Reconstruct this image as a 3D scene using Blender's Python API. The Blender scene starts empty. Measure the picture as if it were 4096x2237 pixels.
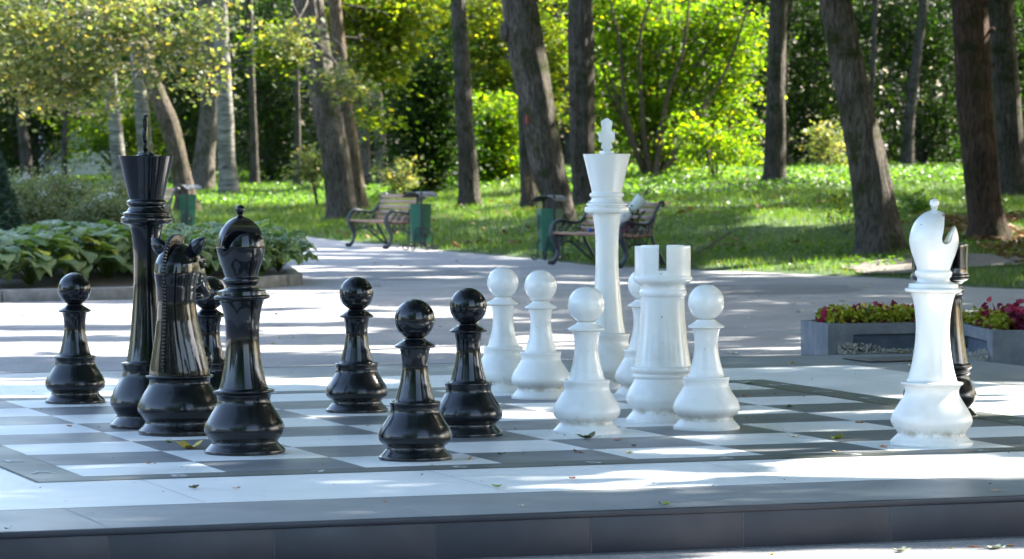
import bpy, bmesh, math, random
import numpy as np
from mathutils import Vector, Matrix
from mathutils import noise as mnoise
R = math.radians
rng = np.random.default_rng(11); random.seed(5)
scene = bpy.context.scene; COL = scene.collection

# ------------------------------------------------------------------ survey of the place
HEAD = 0.3263592; PITCH = -0.03372; ROLL = -0.0034715; EYE = 1.5209; CELL = 0.62; DECK = 0.17
FPX = 14903.72 * 2576 / 4096; CX, CY = 1288.0, 1118.5 * 2576 / 4096
_f = np.array([0, math.cos(PITCH), math.sin(PITCH)]); _u = np.array([0, -math.sin(PITCH), math.cos(PITCH)]); _r = np.array([1., 0, 0])
RT = math.cos(ROLL) * _r + math.sin(ROLL) * _u; UP = -math.sin(ROLL) * _r + math.cos(ROLL) * _u; FW = _f
CAM = np.array([0, 0, EYE])
def ray(x, y): return (x - CX) / FPX * RT - (y - CY) / FPX * UP + FW
def spot(x, y, z=0.0):
    v = ray(x, y); p = CAM + v * ((z - EYE) / v[2]); return Vector(p)
def at(x, y, d):
    v = ray(x, y); return Vector(CAM + v * (d / v[1]))
def project(P):
    q = np.asarray(P, float) - CAM; dz = q @ FW
    return CX + FPX * (q @ RT) / dz, CY - FPX * (q @ UP) / dz
BC = np.array([-5.32896, -24.76412])
CH, SH = math.cos(HEAD), math.sin(HEAD)
def brd(i, j, z=0.0):
    dx, dy = (i - BC[0]) * CELL, (j - BC[1]) * CELL
    return Vector((dx * CH - dy * SH, dx * SH + dy * CH, DECK + z))
EDGE = [(-400, -60.), (-14, 73), (-9, 73)]
EDGE = []
for x, y in [(560, 583), (735, 592), (880, 609), (1000, 618), (1110, 631), (1230, 641), (1340, 650), (1500, 669), (1740, 679), (1900, 685), (2030, 691), (2290, 702), (2440, 722), (2576, 728)]:
    p = spot(x, y); EDGE.append((p.x, p.y))
EDGE = [(-400, 92.), (-30, 84.), (-14, 77.)] + EDGE + [(9, 40.5), (14, 36.), (40, 26), (400, 10)]
EX = np.array([e[0] for e in EDGE]); EY = np.array([e[1] for e in EDGE])
def boundary(X): return np.interp(X, EX, EY)
def terrain(X, Y):
    X = np.asarray(X, float); Y = np.asarray(Y, float)
    s = Y - boundary(X)
    g = np.where(X > 0, .0265, .0245)
    h = g * np.clip(s, 0, 200)
    h = 1.15 * (1 - np.exp(-(h / 1.15) ** 1.0 * 1.15)) if False else np.minimum(h, .97 + .0015 * (h - .97) / .026)
    h = h + .035 * np.clip(s, 0, 3) / 3 * np.sin(X * .9 + 1) * np.sin(Y * .6) + .05 * np.clip(s - 8, 0, 6) / 6 * np.sin(X * .37 + Y * .21)
    return np.where(s > 0, h + .012, -.04 + .052 * np.clip(1 + s / .35, 0, 1))
def tz(x, y): return float(terrain(x, y))
def ground_at(x, y):
    v = ray(x, y); d = 30.0
    while d < 200:
        p = CAM + v * d
        if p[2] < tz(p[0], p[1]): break
        d += .1
    return Vector((p[0], p[1], tz(p[0], p[1])))

# ------------------------------------------------------------------ object helpers
def tag(o, label=None, cat=None, group=None, kind=None):
    if label: o['label'] = label
    if cat: o['category'] = cat
    if group: o['group'] = group
    if kind: o['kind'] = kind
    return o
def empty(name, loc=(0, 0, 0), rz=0, label=None, cat=None, group=None):
    o = bpy.data.objects.new(name, None); COL.objects.link(o); o.location = loc; o.rotation_euler = (0, 0, rz)
    return tag(o, label, cat, group)
def link(name, me, mat=None, parent=None, loc=None, rot=None):
    o = bpy.data.objects.new(name, me); COL.objects.link(o)
    if mat is not None:
        for m in (mat if isinstance(mat, (list, tuple)) else [mat]): me.materials.append(m)
    if parent: o.parent = parent
    if loc is not None: o.location = loc
    if rot is not None: o.rotation_euler = rot
    return o
def nmesh(name, V, F, mats=None, smooth=False, mi=None):
    V = np.asarray(V, np.float32); F = np.asarray(F, np.int32); k = F.shape[1]
    me = bpy.data.meshes.new(name)
    me.vertices.add(len(V)); me.vertices.foreach_set('co', V.ravel())
    me.loops.add(F.size); me.loops.foreach_set('vertex_index', F.ravel())
    me.polygons.add(len(F)); me.polygons.foreach_set('loop_start', np.arange(0, F.size, k, dtype=np.int32))
    me.polygons.foreach_set('loop_total', np.full(len(F), k, np.int32))
    if smooth: me.polygons.foreach_set('use_smooth', np.ones(len(F), bool))
    if mi is not None: me.polygons.foreach_set('material_index', np.asarray(mi, np.int32))
    me.update(calc_edges=True); me.validate()
    return me
class MB:
    def __init__(s): s.V = []; s.F = []; s.M = []; s.m = 0
    def add(s, V, F):
        n = len(s.V); s.V += [tuple(v) for v in V]
        for f in F: s.F.append(tuple(i + n for i in f)); s.M.append(s.m)
        return s
    def box(s, c, d, rot=None, taper=1.0):
        x, y, z = d[0] / 2, d[1] / 2, d[2] / 2; t = taper
        V = [(-x, -y, -z), (x, -y, -z), (x, y, -z), (-x, y, -z), (-x * t, -y * t, z), (x * t, -y * t, z), (x * t, y * t, z), (-x * t, y * t, z)]
        m = rot if rot else Matrix.Identity(3)
        return s.add([m @ Vector(v) + Vector(c) for v in V], [(0, 3, 2, 1), (4, 5, 6, 7), (0, 1, 5, 4), (1, 2, 6, 5), (2, 3, 7, 6), (3, 0, 4, 7)])
    def lathe(s, prof, seg=64, cap=True, c=(0, 0, 0)):
        n = len(prof); V = []
        for r, z in prof:
            for k in range(seg):
                a = 2 * math.pi * k / seg; V.append((c[0] + r * math.cos(a), c[1] + r * math.sin(a), c[2] + z))
        F = []
        for i in range(n - 1):
            for k in range(seg):
                k2 = (k + 1) % seg; F.append((i * seg + k, i * seg + k2, (i + 1) * seg + k2, (i + 1) * seg + k))
        if cap: F.append(tuple(reversed(range(seg)))); F.append(tuple((n - 1) * seg + k for k in range(seg)))
        return s.add(V, F)
    def tube(s, pts, rad, seg=8, cap=True, flat=None):
        pts = [Vector(p) for p in pts]; n = len(pts)
        if not hasattr(rad, '__len__'): rad = [rad] * n
        V = []; F = []; ref = Vector((0, 0, 1)); 
        t0 = (pts[1] - pts[0]).normalized()
        if abs(t0.dot(ref)) > .9: ref = Vector((1, 0, 0))
        nrm = t0.cross(ref).normalized()
        for i, p in enumerate(pts):
            t = (pts[min(i + 1, n - 1)] - pts[max(i - 1, 0)]).normalized()
            nrm = (nrm - t * nrm.dot(t)).normalized(); b = t.cross(nrm)
            for k in range(seg):
                a = 2 * math.pi * k / seg; q = nrm * math.cos(a) * rad[i] + b * math.sin(a) * rad[i]
                if flat: q = Vector((q.x * flat[0], q.y * flat[1], q.z * flat[2]))
                V.append(p + q)
        for i in range(n - 1):
            for k in range(seg):
                k2 = (k + 1) % seg; F.append((i * seg + k, i * seg + k2, (i + 1) * seg + k2, (i + 1) * seg + k))
        if cap: F.append(tuple(reversed(range(seg)))); F.append(tuple((n - 1) * seg + k for k in range(seg)))
        return s.add(V, F)
    def ell(s, c, r, seg=20, rings=12, rot=None):
        V = []; F = []; m = rot if rot else Matrix.Identity(3)
        for i in range(rings + 1):
            p = math.pi * i / rings
            for k in range(seg):
                a = 2 * math.pi * k / seg
                V.append(m @ Vector((r[0] * math.sin(p) * math.cos(a), r[1] * math.sin(p) * math.sin(a), -r[2] * math.cos(p))) + Vector(c))
        for i in range(rings):
            for k in range(seg):
                k2 = (k + 1) % seg; F.append((i * seg + k, i * seg + k2, (i + 1) * seg + k2, (i + 1) * seg + k))
        return s.add(V, F)
    def mesh(s, name, smooth=True, angle=38, bevel=0, weld=False):
        me = bpy.data.meshes.new(name); me.from_pydata(s.V, [], s.F); me.update()
        if s.M and max(s.M): me.polygons.foreach_set('material_index', np.array(s.M, np.int32))
        bm = bmesh.new(); bm.from_mesh(me)
        if weld: bmesh.ops.remove_doubles(bm, verts=bm.verts, dist=1e-5)
        bmesh.ops.recalc_face_normals(bm, faces=bm.faces)
        if bevel:
            ed = [e for e in bm.edges if len(e.link_faces) == 2 and e.calc_face_angle(0) > R(35)]
            bmesh.ops.bevel(bm, geom=ed, offset=bevel, segments=2, affect='EDGES', profile=.5, clamp_overlap=True)
        bm.to_mesh(me); bm.free()
        if smooth:
            me.polygons.foreach_set('use_smooth', np.ones(len(me.polygons), bool)); me.set_sharp_from_angle(angle=R(angle))
        return me
    def build(s, name, mat, parent=None, loc=None, rot=None, **k): return link(name, s.mesh(name, **k), mat, parent, loc, rot)
def applied(o):
    dg = bpy.context.evaluated_depsgraph_get(); dg.update()
    me = bpy.data.meshes.new_from_object(o.evaluated_get(dg)); o.modifiers.clear(); o.data = me; return me
def smoothed(me, angle=38):
    me.polygons.foreach_set('use_smooth', np.ones(len(me.polygons), bool)); me.set_sharp_from_angle(angle=R(angle)); return me
def spline(prof, sub=6):
    """prof entries (r, z) or (r, z, 1) where 1 marks a sharp corner"""
    P = [(p[0], p[1]) for p in prof]; S = [len(p) > 2 for p in prof]; out = []
    for i in range(len(P) - 1):
        a, b = P[i], P[i + 1]
        p0 = P[i - 1] if i > 0 and not S[i] else a; p3 = P[i + 2] if i + 2 < len(P) and not S[i + 1] else b
        for k in range(sub):
            t = k / sub; q = []
            for d in (0, 1):
                q.append(.5 * (2 * a[d] + (b[d] - p0[d]) * t + (2 * p0[d] - 5 * a[d] + 4 * b[d] - p3[d]) * t * t + (3 * a[d] - p0[d] - 3 * b[d] + p3[d]) * t ** 3))
            out.append((max(q[0], .0005), q[1]))
    out.append(P[-1]); return out
def crv(pts, n=6):
    pts = [Vector(p) for p in pts]; out = []
    for i in range(len(pts) - 1):
        a, b = pts[i], pts[i + 1]; p0 = pts[i - 1] if i else a * 2 - b; p3 = pts[i + 2] if i + 2 < len(pts) else b * 2 - a
        for k in range(n):
            t = k / n; out.append(.5 * (2 * a + (b - p0) * t + (2 * p0 - 5 * a + 4 * b - p3) * t * t + (3 * a - p0 - 3 * b + p3) * t ** 3))
    out.append(pts[-1]); return out

# ------------------------------------------------------------------ materials
def nt(name):
    m = bpy.data.materials.new(name); m.use_nodes = True; t = m.node_tree; t.nodes.clear()
    o = t.nodes.new('ShaderNodeOutputMaterial'); return m, t, o
def N(t, ty, **k):
    n = t.nodes.new(ty)
    for a, b in k.items():
        if a in n.inputs: n.inputs[a].default_value = b
        else: setattr(n, a, b)
    return n
def ramp(t, stops, interp='LINEAR'):
    r = t.nodes.new('ShaderNodeValToRGB'); e = r.color_ramp.elements; r.color_ramp.interpolation = interp
    while len(e) < len(stops): e.new(.5)
    for i, (p, c) in enumerate(stops): e[i].position = p; e[i].color = (*c, 1) if len(c) == 3 else c
    return r
def noisy(name, stops, scale=5, rough=.6, bump=0, bscale=None, detail=6, coat=0, spec=.5, stretch=(1, 1, 1), metal=0, rrange=None, bdist=.01, distort=0, space='Object'):
    m, t, o = nt(name); L = t.links
    p = N(t, 'ShaderNodeBsdfPrincipled', Roughness=rough, Metallic=metal); p.inputs['Specular IOR Level'].default_value = spec
    p.inputs['Coat Weight'].default_value = coat; p.inputs['Coat Roughness'].default_value = .04
    tc = N(t, 'ShaderNodeTexCoord'); mp = N(t, 'ShaderNodeMapping'); mp.inputs['Scale'].default_value = stretch
    L.new(tc.outputs[space], mp.inputs[0])
    n = N(t, 'ShaderNodeTexNoise', Scale=scale, Detail=detail, Roughness=.6, Distortion=distort); L.new(mp.outputs[0], n.inputs['Vector'])
    r = ramp(t, stops); L.new(n.outputs[0], r.inputs[0]); L.new(r.outputs[0], p.inputs['Base Color'])
    if rrange:
        n3 = N(t, 'ShaderNodeTexNoise', Scale=scale * .6, Detail=5); L.new(mp.outputs[0], n3.inputs['Vector'])
        mr = N(t, 'ShaderNodeMapRange'); mr.inputs[1].default_value = .35; mr.inputs[2].default_value = .65; mr.inputs[3].default_value = rrange[0]; mr.inputs[4].default_value = rrange[1]
        L.new(n3.outputs[0], mr.inputs[0]); L.new(mr.outputs[0], p.inputs['Roughness'])
    if bump:
        n2 = N(t, 'ShaderNodeTexNoise', Scale=bscale or scale * 4, Detail=4); L.new(mp.outputs[0], n2.inputs['Vector'])
        b = N(t, 'ShaderNodeBump', Strength=bump, Distance=bdist); L.new(n2.outputs[0], b.inputs['Height']); L.new(b.outputs[0], p.inputs['Normal'])
    L.new(p.outputs[0], o.inputs[0]); return m
def leafy(name, stops, trans=(.5, .6, .05), tw=.45, rough=.45, spec=.4, hue=None):
    """leaf: colour varies from leaf to leaf, part of the light shines through"""
    m, t, o = nt(name); L = t.links
    g = N(t, 'ShaderNodeNewGeometry'); r = ramp(t, stops); L.new(g.outputs['Random Per Island'], r.inputs[0])
    p = N(t, 'ShaderNodeBsdfPrincipled', Roughness=rough); p.inputs['Specular IOR Level'].default_value = spec
    L.new(r.outputs[0], p.inputs['Base Color'])
    tr = N(t, 'ShaderNodeBsdfTranslucent'); mx = N(t, 'ShaderNodeMix', data_type='RGBA', blend_type='MULTIPLY'); mx.inputs[0].default_value = 1
    L.new(r.outputs[0], mx.inputs[6]); mx.inputs[7].default_value = (*[c * 4 for c in trans], 1)
    L.new(mx.outputs[2], tr.inputs[0])
    ms = N(t, 'ShaderNodeMixShader'); ms.inputs[0].default_value = tw; L.new(p.outputs[0], ms.inputs[1]); L.new(tr.outputs[0], ms.inputs[2])
    L.new(ms.outputs[0], o.inputs[0]); return m
def bark(name, dark, light, moss=None, ridge=26, strength=1.0):
    m, t, o = nt(name); L = t.links
    p = N(t, 'ShaderNodeBsdfPrincipled', Roughness=.9); p.inputs['Specular IOR Level'].default_value = .15
    tc = N(t, 'ShaderNodeTexCoord'); mp = N(t, 'ShaderNodeMapping'); mp.inputs['Scale'].default_value = (1, 1, .16); L.new(tc.outputs['Object'], mp.inputs[0])
    n = N(t, 'ShaderNodeTexNoise', Scale=ridge, Detail=5, Roughness=.65, Distortion=1.2); L.new(mp.outputs[0], n.inputs['Vector'])
    r = ramp(t, [(.36, dark), (.62, light)]); L.new(n.outputs[0], r.inputs[0]); col = r.outputs[0]
    n4 = N(t, 'ShaderNodeTexNoise', Scale=1.3, Detail=3); L.new(tc.outputs['Object'], n4.inputs['Vector'])
    r4 = ramp(t, [(.3, (.72, .72, .72)), (.7, (1.25, 1.22, 1.2))]); L.new(n4.outputs[0], r4.inputs[0])
    mm = N(t, 'ShaderNodeMix', data_type='RGBA', blend_type='MULTIPLY'); mm.inputs[0].default_value = 1; L.new(col, mm.inputs[6]); L.new(r4.outputs[0], mm.inputs[7]); col = mm.outputs[2]
    if moss:
        n3 = N(t, 'ShaderNodeTexNoise', Scale=2.2, Detail=6, Roughness=.7); L.new(tc.outputs['Object'], n3.inputs['Vector'])
        r3 = ramp(t, [(.52, (0, 0, 0)), (.64, (1, 1, 1))]); L.new(n3.outputs[0], r3.inputs[0])
        mx = N(t, 'ShaderNodeMix', data_type='RGBA'); L.new(r3.outputs[0], mx.inputs[0]); L.new(col, mx.inputs[6]); mx.inputs[7].default_value = (*moss, 1); col = mx.outputs[2]
    L.new(col, p.inputs['Base Color'])
    b = N(t, 'ShaderNodeBump', Strength=strength, Distance=.12); L.new(n.outputs[0], b.inputs['Height']); L.new(b.outputs[0], p.inputs['Normal'])
    L.new(p.outputs[0], o.inputs[0]); return m
def birch_bark():
    m, t, o = nt('birch_bark'); L = t.links
    p = N(t, 'ShaderNodeBsdfPrincipled', Roughness=.8)
    tc = N(t, 'ShaderNodeTexCoord'); mp = N(t, 'ShaderNodeMapping'); mp.inputs['Scale'].default_value = (.7, .7, 3.2); L.new(tc.outputs['Object'], mp.inputs[0])
    n = N(t, 'ShaderNodeTexNoise', Scale=3.2, Detail=7, Roughness=.7, Distortion=.6); L.new(mp.outputs[0], n.inputs['Vector'])
    r = ramp(t, [(.40, (.03, .03, .025)), (.48, (.09, .085, .065)), (.58, (.165, .155, .12)), (.74, (.25, .235, .19))]); L.new(n.outputs[0], r.inputs[0]); L.new(r.outputs[0], p.inputs['Base Color'])
    b = N(t, 'ShaderNodeBump', Strength=.6, Distance=.02); L.new(n.outputs[0], b.inputs['Height']); L.new(b.outputs[0], p.inputs['Normal'])
    L.new(p.outputs[0], o.inputs[0]); return m

M = {}
def paint(name, stops, rlo, rhi, clo, chi, spec, coat, grime=None, chips=None):
    """gloss paint: duller on the handled base, cleaner above; grime sits in the groove of the base"""
    m, t, o = nt(name); L = t.links
    p = N(t, 'ShaderNodeBsdfPrincipled'); p.inputs['Specular IOR Level'].default_value = spec; p.inputs['Coat Weight'].default_value = coat
    tc = N(t, 'ShaderNodeTexCoord'); sz = N(t, 'ShaderNodeSeparateXYZ'); L.new(tc.outputs['Object'], sz.inputs[0])
    n = N(t, 'ShaderNodeTexNoise', Scale=4.0, Detail=6, Roughness=.65); L.new(tc.outputs['Object'], n.inputs['Vector'])
    r = ramp(t, stops); L.new(n.outputs[0], r.inputs[0]); col = r.outputs[0]
    zz = N(t, 'ShaderNodeMath', operation='MULTIPLY_ADD'); L.new(n.outputs[0], zz.inputs[0]); zz.inputs[1].default_value = .12; L.new(sz.outputs[2], zz.inputs[2])
    for inp, a, b in (('Roughness', rhi, rlo), ('Coat Roughness', chi, clo)):
        mr = N(t, 'ShaderNodeMapRange'); mr.inputs[1].default_value = .27; mr.inputs[2].default_value = .38; mr.inputs[3].default_value = a; mr.inputs[4].default_value = b
        L.new(zz.outputs[0], mr.inputs[0]); L.new(mr.outputs[0], p.inputs[inp])
    n2 = N(t, 'ShaderNodeTexNoise', Scale=14.0, Detail=7, Roughness=.7); L.new(tc.outputs['Object'], n2.inputs['Vector'])
    if grime:
        zr = ramp(t, [(0, (.25, .25, .25)), (.035, (.1, .1, .1)), (.05, (1, 1, 1)), (.062, (.8, .8, .8)), (.085, (.08, .08, .08)), (.3, (.03, .03, .03)), (.9, (0, 0, 0))]); L.new(sz.outputs[2], zr.inputs[0])
        nr = ramp(t, [(.4, (0, 0, 0)), (.62, (1, 1, 1))]); L.new(n2.outputs[0], nr.inputs[0])
        mu = N(t, 'ShaderNodeMath', operation='MULTIPLY'); L.new(zr.outputs[0], mu.inputs[0]); L.new(nr.outputs[0], mu.inputs[1])
        mx = N(t, 'ShaderNodeMix', data_type='RGBA'); L.new(mu.outputs[0], mx.inputs[0]); L.new(col, mx.inputs[6]); mx.inputs[7].default_value = (*grime, 1); col = mx.outputs[2]
    if chips:
        v = N(t, 'ShaderNodeTexVoronoi', Scale=17.0); L.new(tc.outputs['Object'], v.inputs['Vector']); n3 = N(t, 'ShaderNodeTexNoise', Scale=70.0, Detail=2); L.new(tc.outputs['Object'], n3.inputs['Vector'])
        ad = N(t, 'ShaderNodeMath', operation='MULTIPLY_ADD'); L.new(n3.outputs[0], ad.inputs[0]); ad.inputs[1].default_value = .12; L.new(v.outputs['Distance'], ad.inputs[2])
        cr = ramp(t, [(.105, (1, 1, 1)), (.125, (0, 0, 0))]); L.new(ad.outputs[0], cr.inputs[0])
        s2 = N(t, 'ShaderNodeSeparateColor'); L.new(v.outputs['Color'], s2.inputs[0]); gt = N(t, 'ShaderNodeMath', operation='GREATER_THAN'); L.new(s2.outputs[0], gt.inputs[0]); gt.inputs[1].default_value = .6
        mu = N(t, 'ShaderNodeMath', operation='MULTIPLY'); L.new(cr.outputs[0], mu.inputs[0]); L.new(gt.outputs[0], mu.inputs[1])
        mx = N(t, 'ShaderNodeMix', data_type='RGBA'); L.new(mu.outputs[0], mx.inputs[0]); L.new(col, mx.inputs[6]); mx.inputs[7].default_value = (*chips, 1); col = mx.outputs[2]
    L.new(col, p.inputs['Base Color'])
    b = N(t, 'ShaderNodeBump', Strength=.06, Distance=.004); L.new(n2.outputs[0], b.inputs['Height']); L.new(b.outputs[0], p.inputs['Normal'])
    L.new(p.outputs[0], o.inputs[0]); return m
M['black'] = paint('black_gloss_paint', [(.4, (.003, .0035, .005)), (.65, (.007, .008, .011))], .12, .25, .03, .14, .18, .6, (.05, .05, .048), (.06, .06, .055))
M['white'] = paint('white_gloss_paint', [(.3, (.70, .69, .65)), (.5, (.81, .80, .76)), (.7, (.83, .825, .79))], .24, .4, .05, .2, .5, .4, (.42, .37, .28), (.25, .24, .2))
M['scuff'] = noisy('scuff_mark', [(.3, (.12, .12, .11)), (.7, (.3, .3, .28))], 30, .8)
def board_mat(name, stops, rough, spec):
    m = noisy(name, stops, 2.2, rough, .12, 60, detail=9, spec=spec, rrange=(rough - .08, rough + .12), bdist=.002)
    return m
M['bwhite'] = board_mat('white_panel', [(.25, (.67, .68, .67)), (.5, (.77, .78, .77)), (.75, (.81, .815, .80))], .42, .5)
M['bdark'] = board_mat('dark_panel', [(.25, (.12, .128, .142)), (.5, (.16, .168, .182)), (.75, (.20, .208, .22))], .40, .6)
M['bgrey'] = board_mat('grey_panel', [(.25, (.19, .2, .21)), (.5, (.245, .255, .265)), (.75, (.3, .31, .32))], .45, .55)
M['band'] = board_mat('band_panel', [(.25, (.085, .095, .088)), (.5, (.12, .132, .12)), (.75, (.155, .165, .15))], .42, .5)
M['riser'] = noisy('riser_laminate', [(.25, (.018, .020, .028)), (.5, (.025, .027, .036)), (.75, (.036, .036, .044))], 5, .5, .1, 80, detail=8, rrange=(.4, .6), bdist=.002)
M['joint'] = noisy('joint_filler', [(.3, (.05, .055, .065)), (.7, (.12, .125, .14))], 40, .8)
M['gap'] = noisy('dark_gap', [(.3, (.01, .01, .01)), (.7, (.03, .03, .03))], 20, .9)
M['faint'] = noisy('faint_joint', [(.3, (.3, .32, .33)), (.7, (.5, .52, .52))], 40, .8)
M['letter'] = noisy('letter_paint', [(.35, (.35, .38, .38)), (.6, (.68, .72, .73))], 60, .6)
def asphalt(name, a, b):
    m, t, o = nt(name); L = t.links
    p = N(t, 'ShaderNodeBsdfPrincipled', Roughness=.85); p.inputs['Specular IOR Level'].default_value = .35
    tc = N(t, 'ShaderNodeTexCoord')
    n = N(t, 'ShaderNodeTexNoise', Scale=.55, Detail=7, Roughness=.62); L.new(tc.outputs['Object'], n.inputs['Vector'])
    n.inputs['Scale'].default_value = .8; n.inputs['Detail'].default_value = 10; r = ramp(t, [(.3, a), (.7, b)]); L.new(n.outputs[0], r.inputs[0])
    v = N(t, 'ShaderNodeTexVoronoi', Scale=95.0); L.new(tc.outputs['Object'], v.inputs['Vector'])
    r2 = ramp(t, [(.0, (.7, .7, .7)), (.5, (1, 1, 1)), (1, (1.35, 1.33, 1.3))]); L.new(v.outputs['Color'], r2.inputs[0])
    mx = N(t, 'ShaderNodeMix', data_type='RGBA', blend_type='MULTIPLY'); mx.inputs[0].default_value = 1; L.new(r.outputs[0], mx.inputs[6]); L.new(r2.outputs[0], mx.inputs[7])
    L.new(mx.outputs[2], p.inputs['Base Color'])
    b_ = N(t, 'ShaderNodeBump', Strength=.5, Distance=.004); L.new(v.outputs['Distance'], b_.inputs['Height']); L.new(b_.outputs[0], p.inputs['Normal'])
    L.new(p.outputs[0], o.inputs[0]); return m
M['asphalt'] = asphalt('park_asphalt', (.24, .235, .24), (.36, .35, .355))
M['patch'] = asphalt('repair_shadow_asphalt', (.17, .168, .175), (.25, .245, .25))
M['ground'] = noisy('forest_floor', [(.3, (.025, .045, .010)), (.5, (.04, .085, .015)), (.62, (.07, .10, .025)), (.75, (.10, .075, .04))], 1.1, .95, .6, 14, detail=9, bdist=.05)
M['dirt'] = noisy('bare_earth', [(.3, (.10, .085, .07)), (.7, (.2, .175, .15))], 6, .95, .5, 40)
M['soil'] = noisy('dark_soil', [(.3, (.02, .016, .012)), (.7, (.05, .04, .03))], 12, .95, .6, 50)
M['kerb'] = noisy('kerb_concrete', [(.3, (.16, .155, .15)), (.5, (.23, .225, .215)), (.7, (.30, .295, .285))], 7, .9, .35, 60)
M['planter'] = noisy('planter_concrete', [(.3, (.11, .12, .135)), (.5, (.16, .17, .185)), (.7, (.22, .225, .23))], 6, .85, .4, 50)
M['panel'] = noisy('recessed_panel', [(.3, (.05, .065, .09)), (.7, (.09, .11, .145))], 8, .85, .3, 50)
M['gravel'] = noisy('washed_gravel', [(.3, (.25, .23, .19)), (.5, (.42, .39, .33)), (.7, (.6, .57, .5))], 40, .9, .3, 90)
M['grass'] = leafy('grass_blade', [(0, (0.0360, 0.0650, 0.0120)), (0.5, (0.0624, 0.1008, 0.0180)), (0.9, (0.1020, 0.1288, 0.0280)), (1, (0.2160, 0.1736, 0.0700))], (0.52, 0.68, 0.15), .45, .5)
M['cover'] = leafy('cover_leaf', [(0, (0.03, 0.06, 0.012)), (0.6, (0.06, 0.105, 0.02)), (1, (0.12, 0.16, 0.04))], (0.58, 0.74, 0.18), .48, .42, .5)
M['litter'] = leafy('litter_leaf', [(0, (.12, .05, .02)), (.5, (.2, .1, .04)), (.8, (.28, .17, .07)), (1, (.12, .12, .04))], (.3, .22, .1), .2, .7)
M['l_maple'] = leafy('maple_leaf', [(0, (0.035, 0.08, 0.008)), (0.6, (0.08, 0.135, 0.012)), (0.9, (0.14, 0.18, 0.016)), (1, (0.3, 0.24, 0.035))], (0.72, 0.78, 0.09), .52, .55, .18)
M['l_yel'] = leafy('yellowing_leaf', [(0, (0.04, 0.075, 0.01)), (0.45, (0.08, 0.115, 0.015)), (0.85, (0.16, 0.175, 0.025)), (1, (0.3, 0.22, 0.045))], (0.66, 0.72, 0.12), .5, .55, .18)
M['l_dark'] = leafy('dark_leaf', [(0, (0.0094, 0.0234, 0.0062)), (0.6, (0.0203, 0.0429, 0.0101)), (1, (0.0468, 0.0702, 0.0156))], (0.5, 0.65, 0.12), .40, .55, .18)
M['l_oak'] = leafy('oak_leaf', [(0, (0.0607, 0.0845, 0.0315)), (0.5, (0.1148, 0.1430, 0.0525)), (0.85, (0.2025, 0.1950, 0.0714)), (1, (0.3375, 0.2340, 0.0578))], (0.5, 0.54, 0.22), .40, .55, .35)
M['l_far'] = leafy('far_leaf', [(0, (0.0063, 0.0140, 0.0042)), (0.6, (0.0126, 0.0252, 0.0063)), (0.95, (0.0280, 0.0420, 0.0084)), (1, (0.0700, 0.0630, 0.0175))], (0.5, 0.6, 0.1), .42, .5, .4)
M['l_can'] = leafy('canopy_leaf', [(0, (.02, .05, .01)), (.6, (.04, .09, .012)), (1, (.08, .12, .02))], (.35, .55, .07), .35)
M['l_spir'] = leafy('shrub_leaf', [(0, (0.1150, 0.1456, 0.0650)), (0.5, (0.2070, 0.2352, 0.1100)), (0.8, (0.2875, 0.2856, 0.1500)), (1, (0.3105, 0.2128, 0.1200))], (0.35, 0.42, 0.18), .3, .6)
M['l_spruce'] = leafy('needle', [(0, (.04, .08, .05)), (1, (.09, .14, .10))], (.3, .4, .25), .2, .6)
M['petal'] = leafy('white_petal', [(0, (.6, .6, .58)), (1, (.8, .8, .78))], (.25, .25, .25), .3, .6)
M['b_oak'] = bark('oak_bark', (.035, .028, .02), (.18, .145, .11), (.06, .07, .018), 22)
M['b_grey'] = bark('grey_bark', (.046, .040, .032), (.20, .176, .148), (.05, .06, .02), 26)
M['b_red'] = bark('reddish_bark', (.036, .026, .02), (.165, .11, .082), (.05, .05, .02), 30)
M['b_dark'] = bark('dark_bark', (.032, .028, .023), (.145, .127, .105), (.03, .04, .012), 30)
M['b_tan'] = bark('tan_bark', (.06, .045, .03), (.22, .17, .11), None, 34)
M['b_birch'] = birch_bark()
M['iron'] = noisy('cast_iron', [(.3, (.018, .024, .03)), (.7, (.04, .048, .056))], 20, .5, .2, 60)
M['slatwood'] = noisy('varnished_slat', [(.3, (.20, .085, .05)), (.5, (.30, .14, .085)), (.7, (.38, .2, .13))], 6, .33, .15, 40, stretch=(.3, 3, 3), spec=.6)
M['binred'] = noisy('red_paint', [(.3, (.3, .03, .02)), (.7, (.4, .05, .03))], 10, .6)
M['bingreen'] = noisy('bin_green', [(.3, (.008, .10, .055)), (.7, (.014, .15, .08))], 6, .38, .1, 30, rrange=(.3, .5))
M['bincap'] = noisy('bin_roof', [(.3, (.05, .055, .06)), (.7, (.1, .105, .11))], 12, .5)
M['fur'] = noisy('orange_fur', [(.3, (.25, .085, .025)), (.7, (.42, .17, .06))], 60, .9, .6, 200)
M['furgrey'] = noisy('grey_fur', [(.3, (.08, .06, .05)), (.7, (.17, .125, .1))], 60, .9, .6, 200)
M['furlight'] = noisy('pale_fur', [(.3, (.3, .24, .18)), (.7, (.45, .38, .3))], 60, .9, .6, 200)
M['eye'] = noisy('dark_eye', [(.3, (.01, .01, .01)), (.7, (.02, .02, .02))], 60, .1)
M['paper'] = noisy('wrap_paper', [(.3, (.55, .62, .58)), (.7, (.72, .76, .73))], 9, .5, .3, 20)
M['pink'] = leafy('pink_petal', [(0, (.55, .12, .28)), (.6, (.7, .25, .42)), (1, (.4, .12, .35))], (.3, .2, .25), .25)
M['wine'] = leafy('wine_leaf', [(0, (.10, .018, .04)), (.6, (.20, .03, .075)), (1, (.36, .07, .13))], (.5, .08, .16), .35, .45)
M['lime'] = leafy('lime_leaf', [(0, (.2, .24, .02)), (.6, (.33, .34, .03)), (1, (.42, .42, .06))], (.35, .36, .05), .35, .5)
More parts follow.
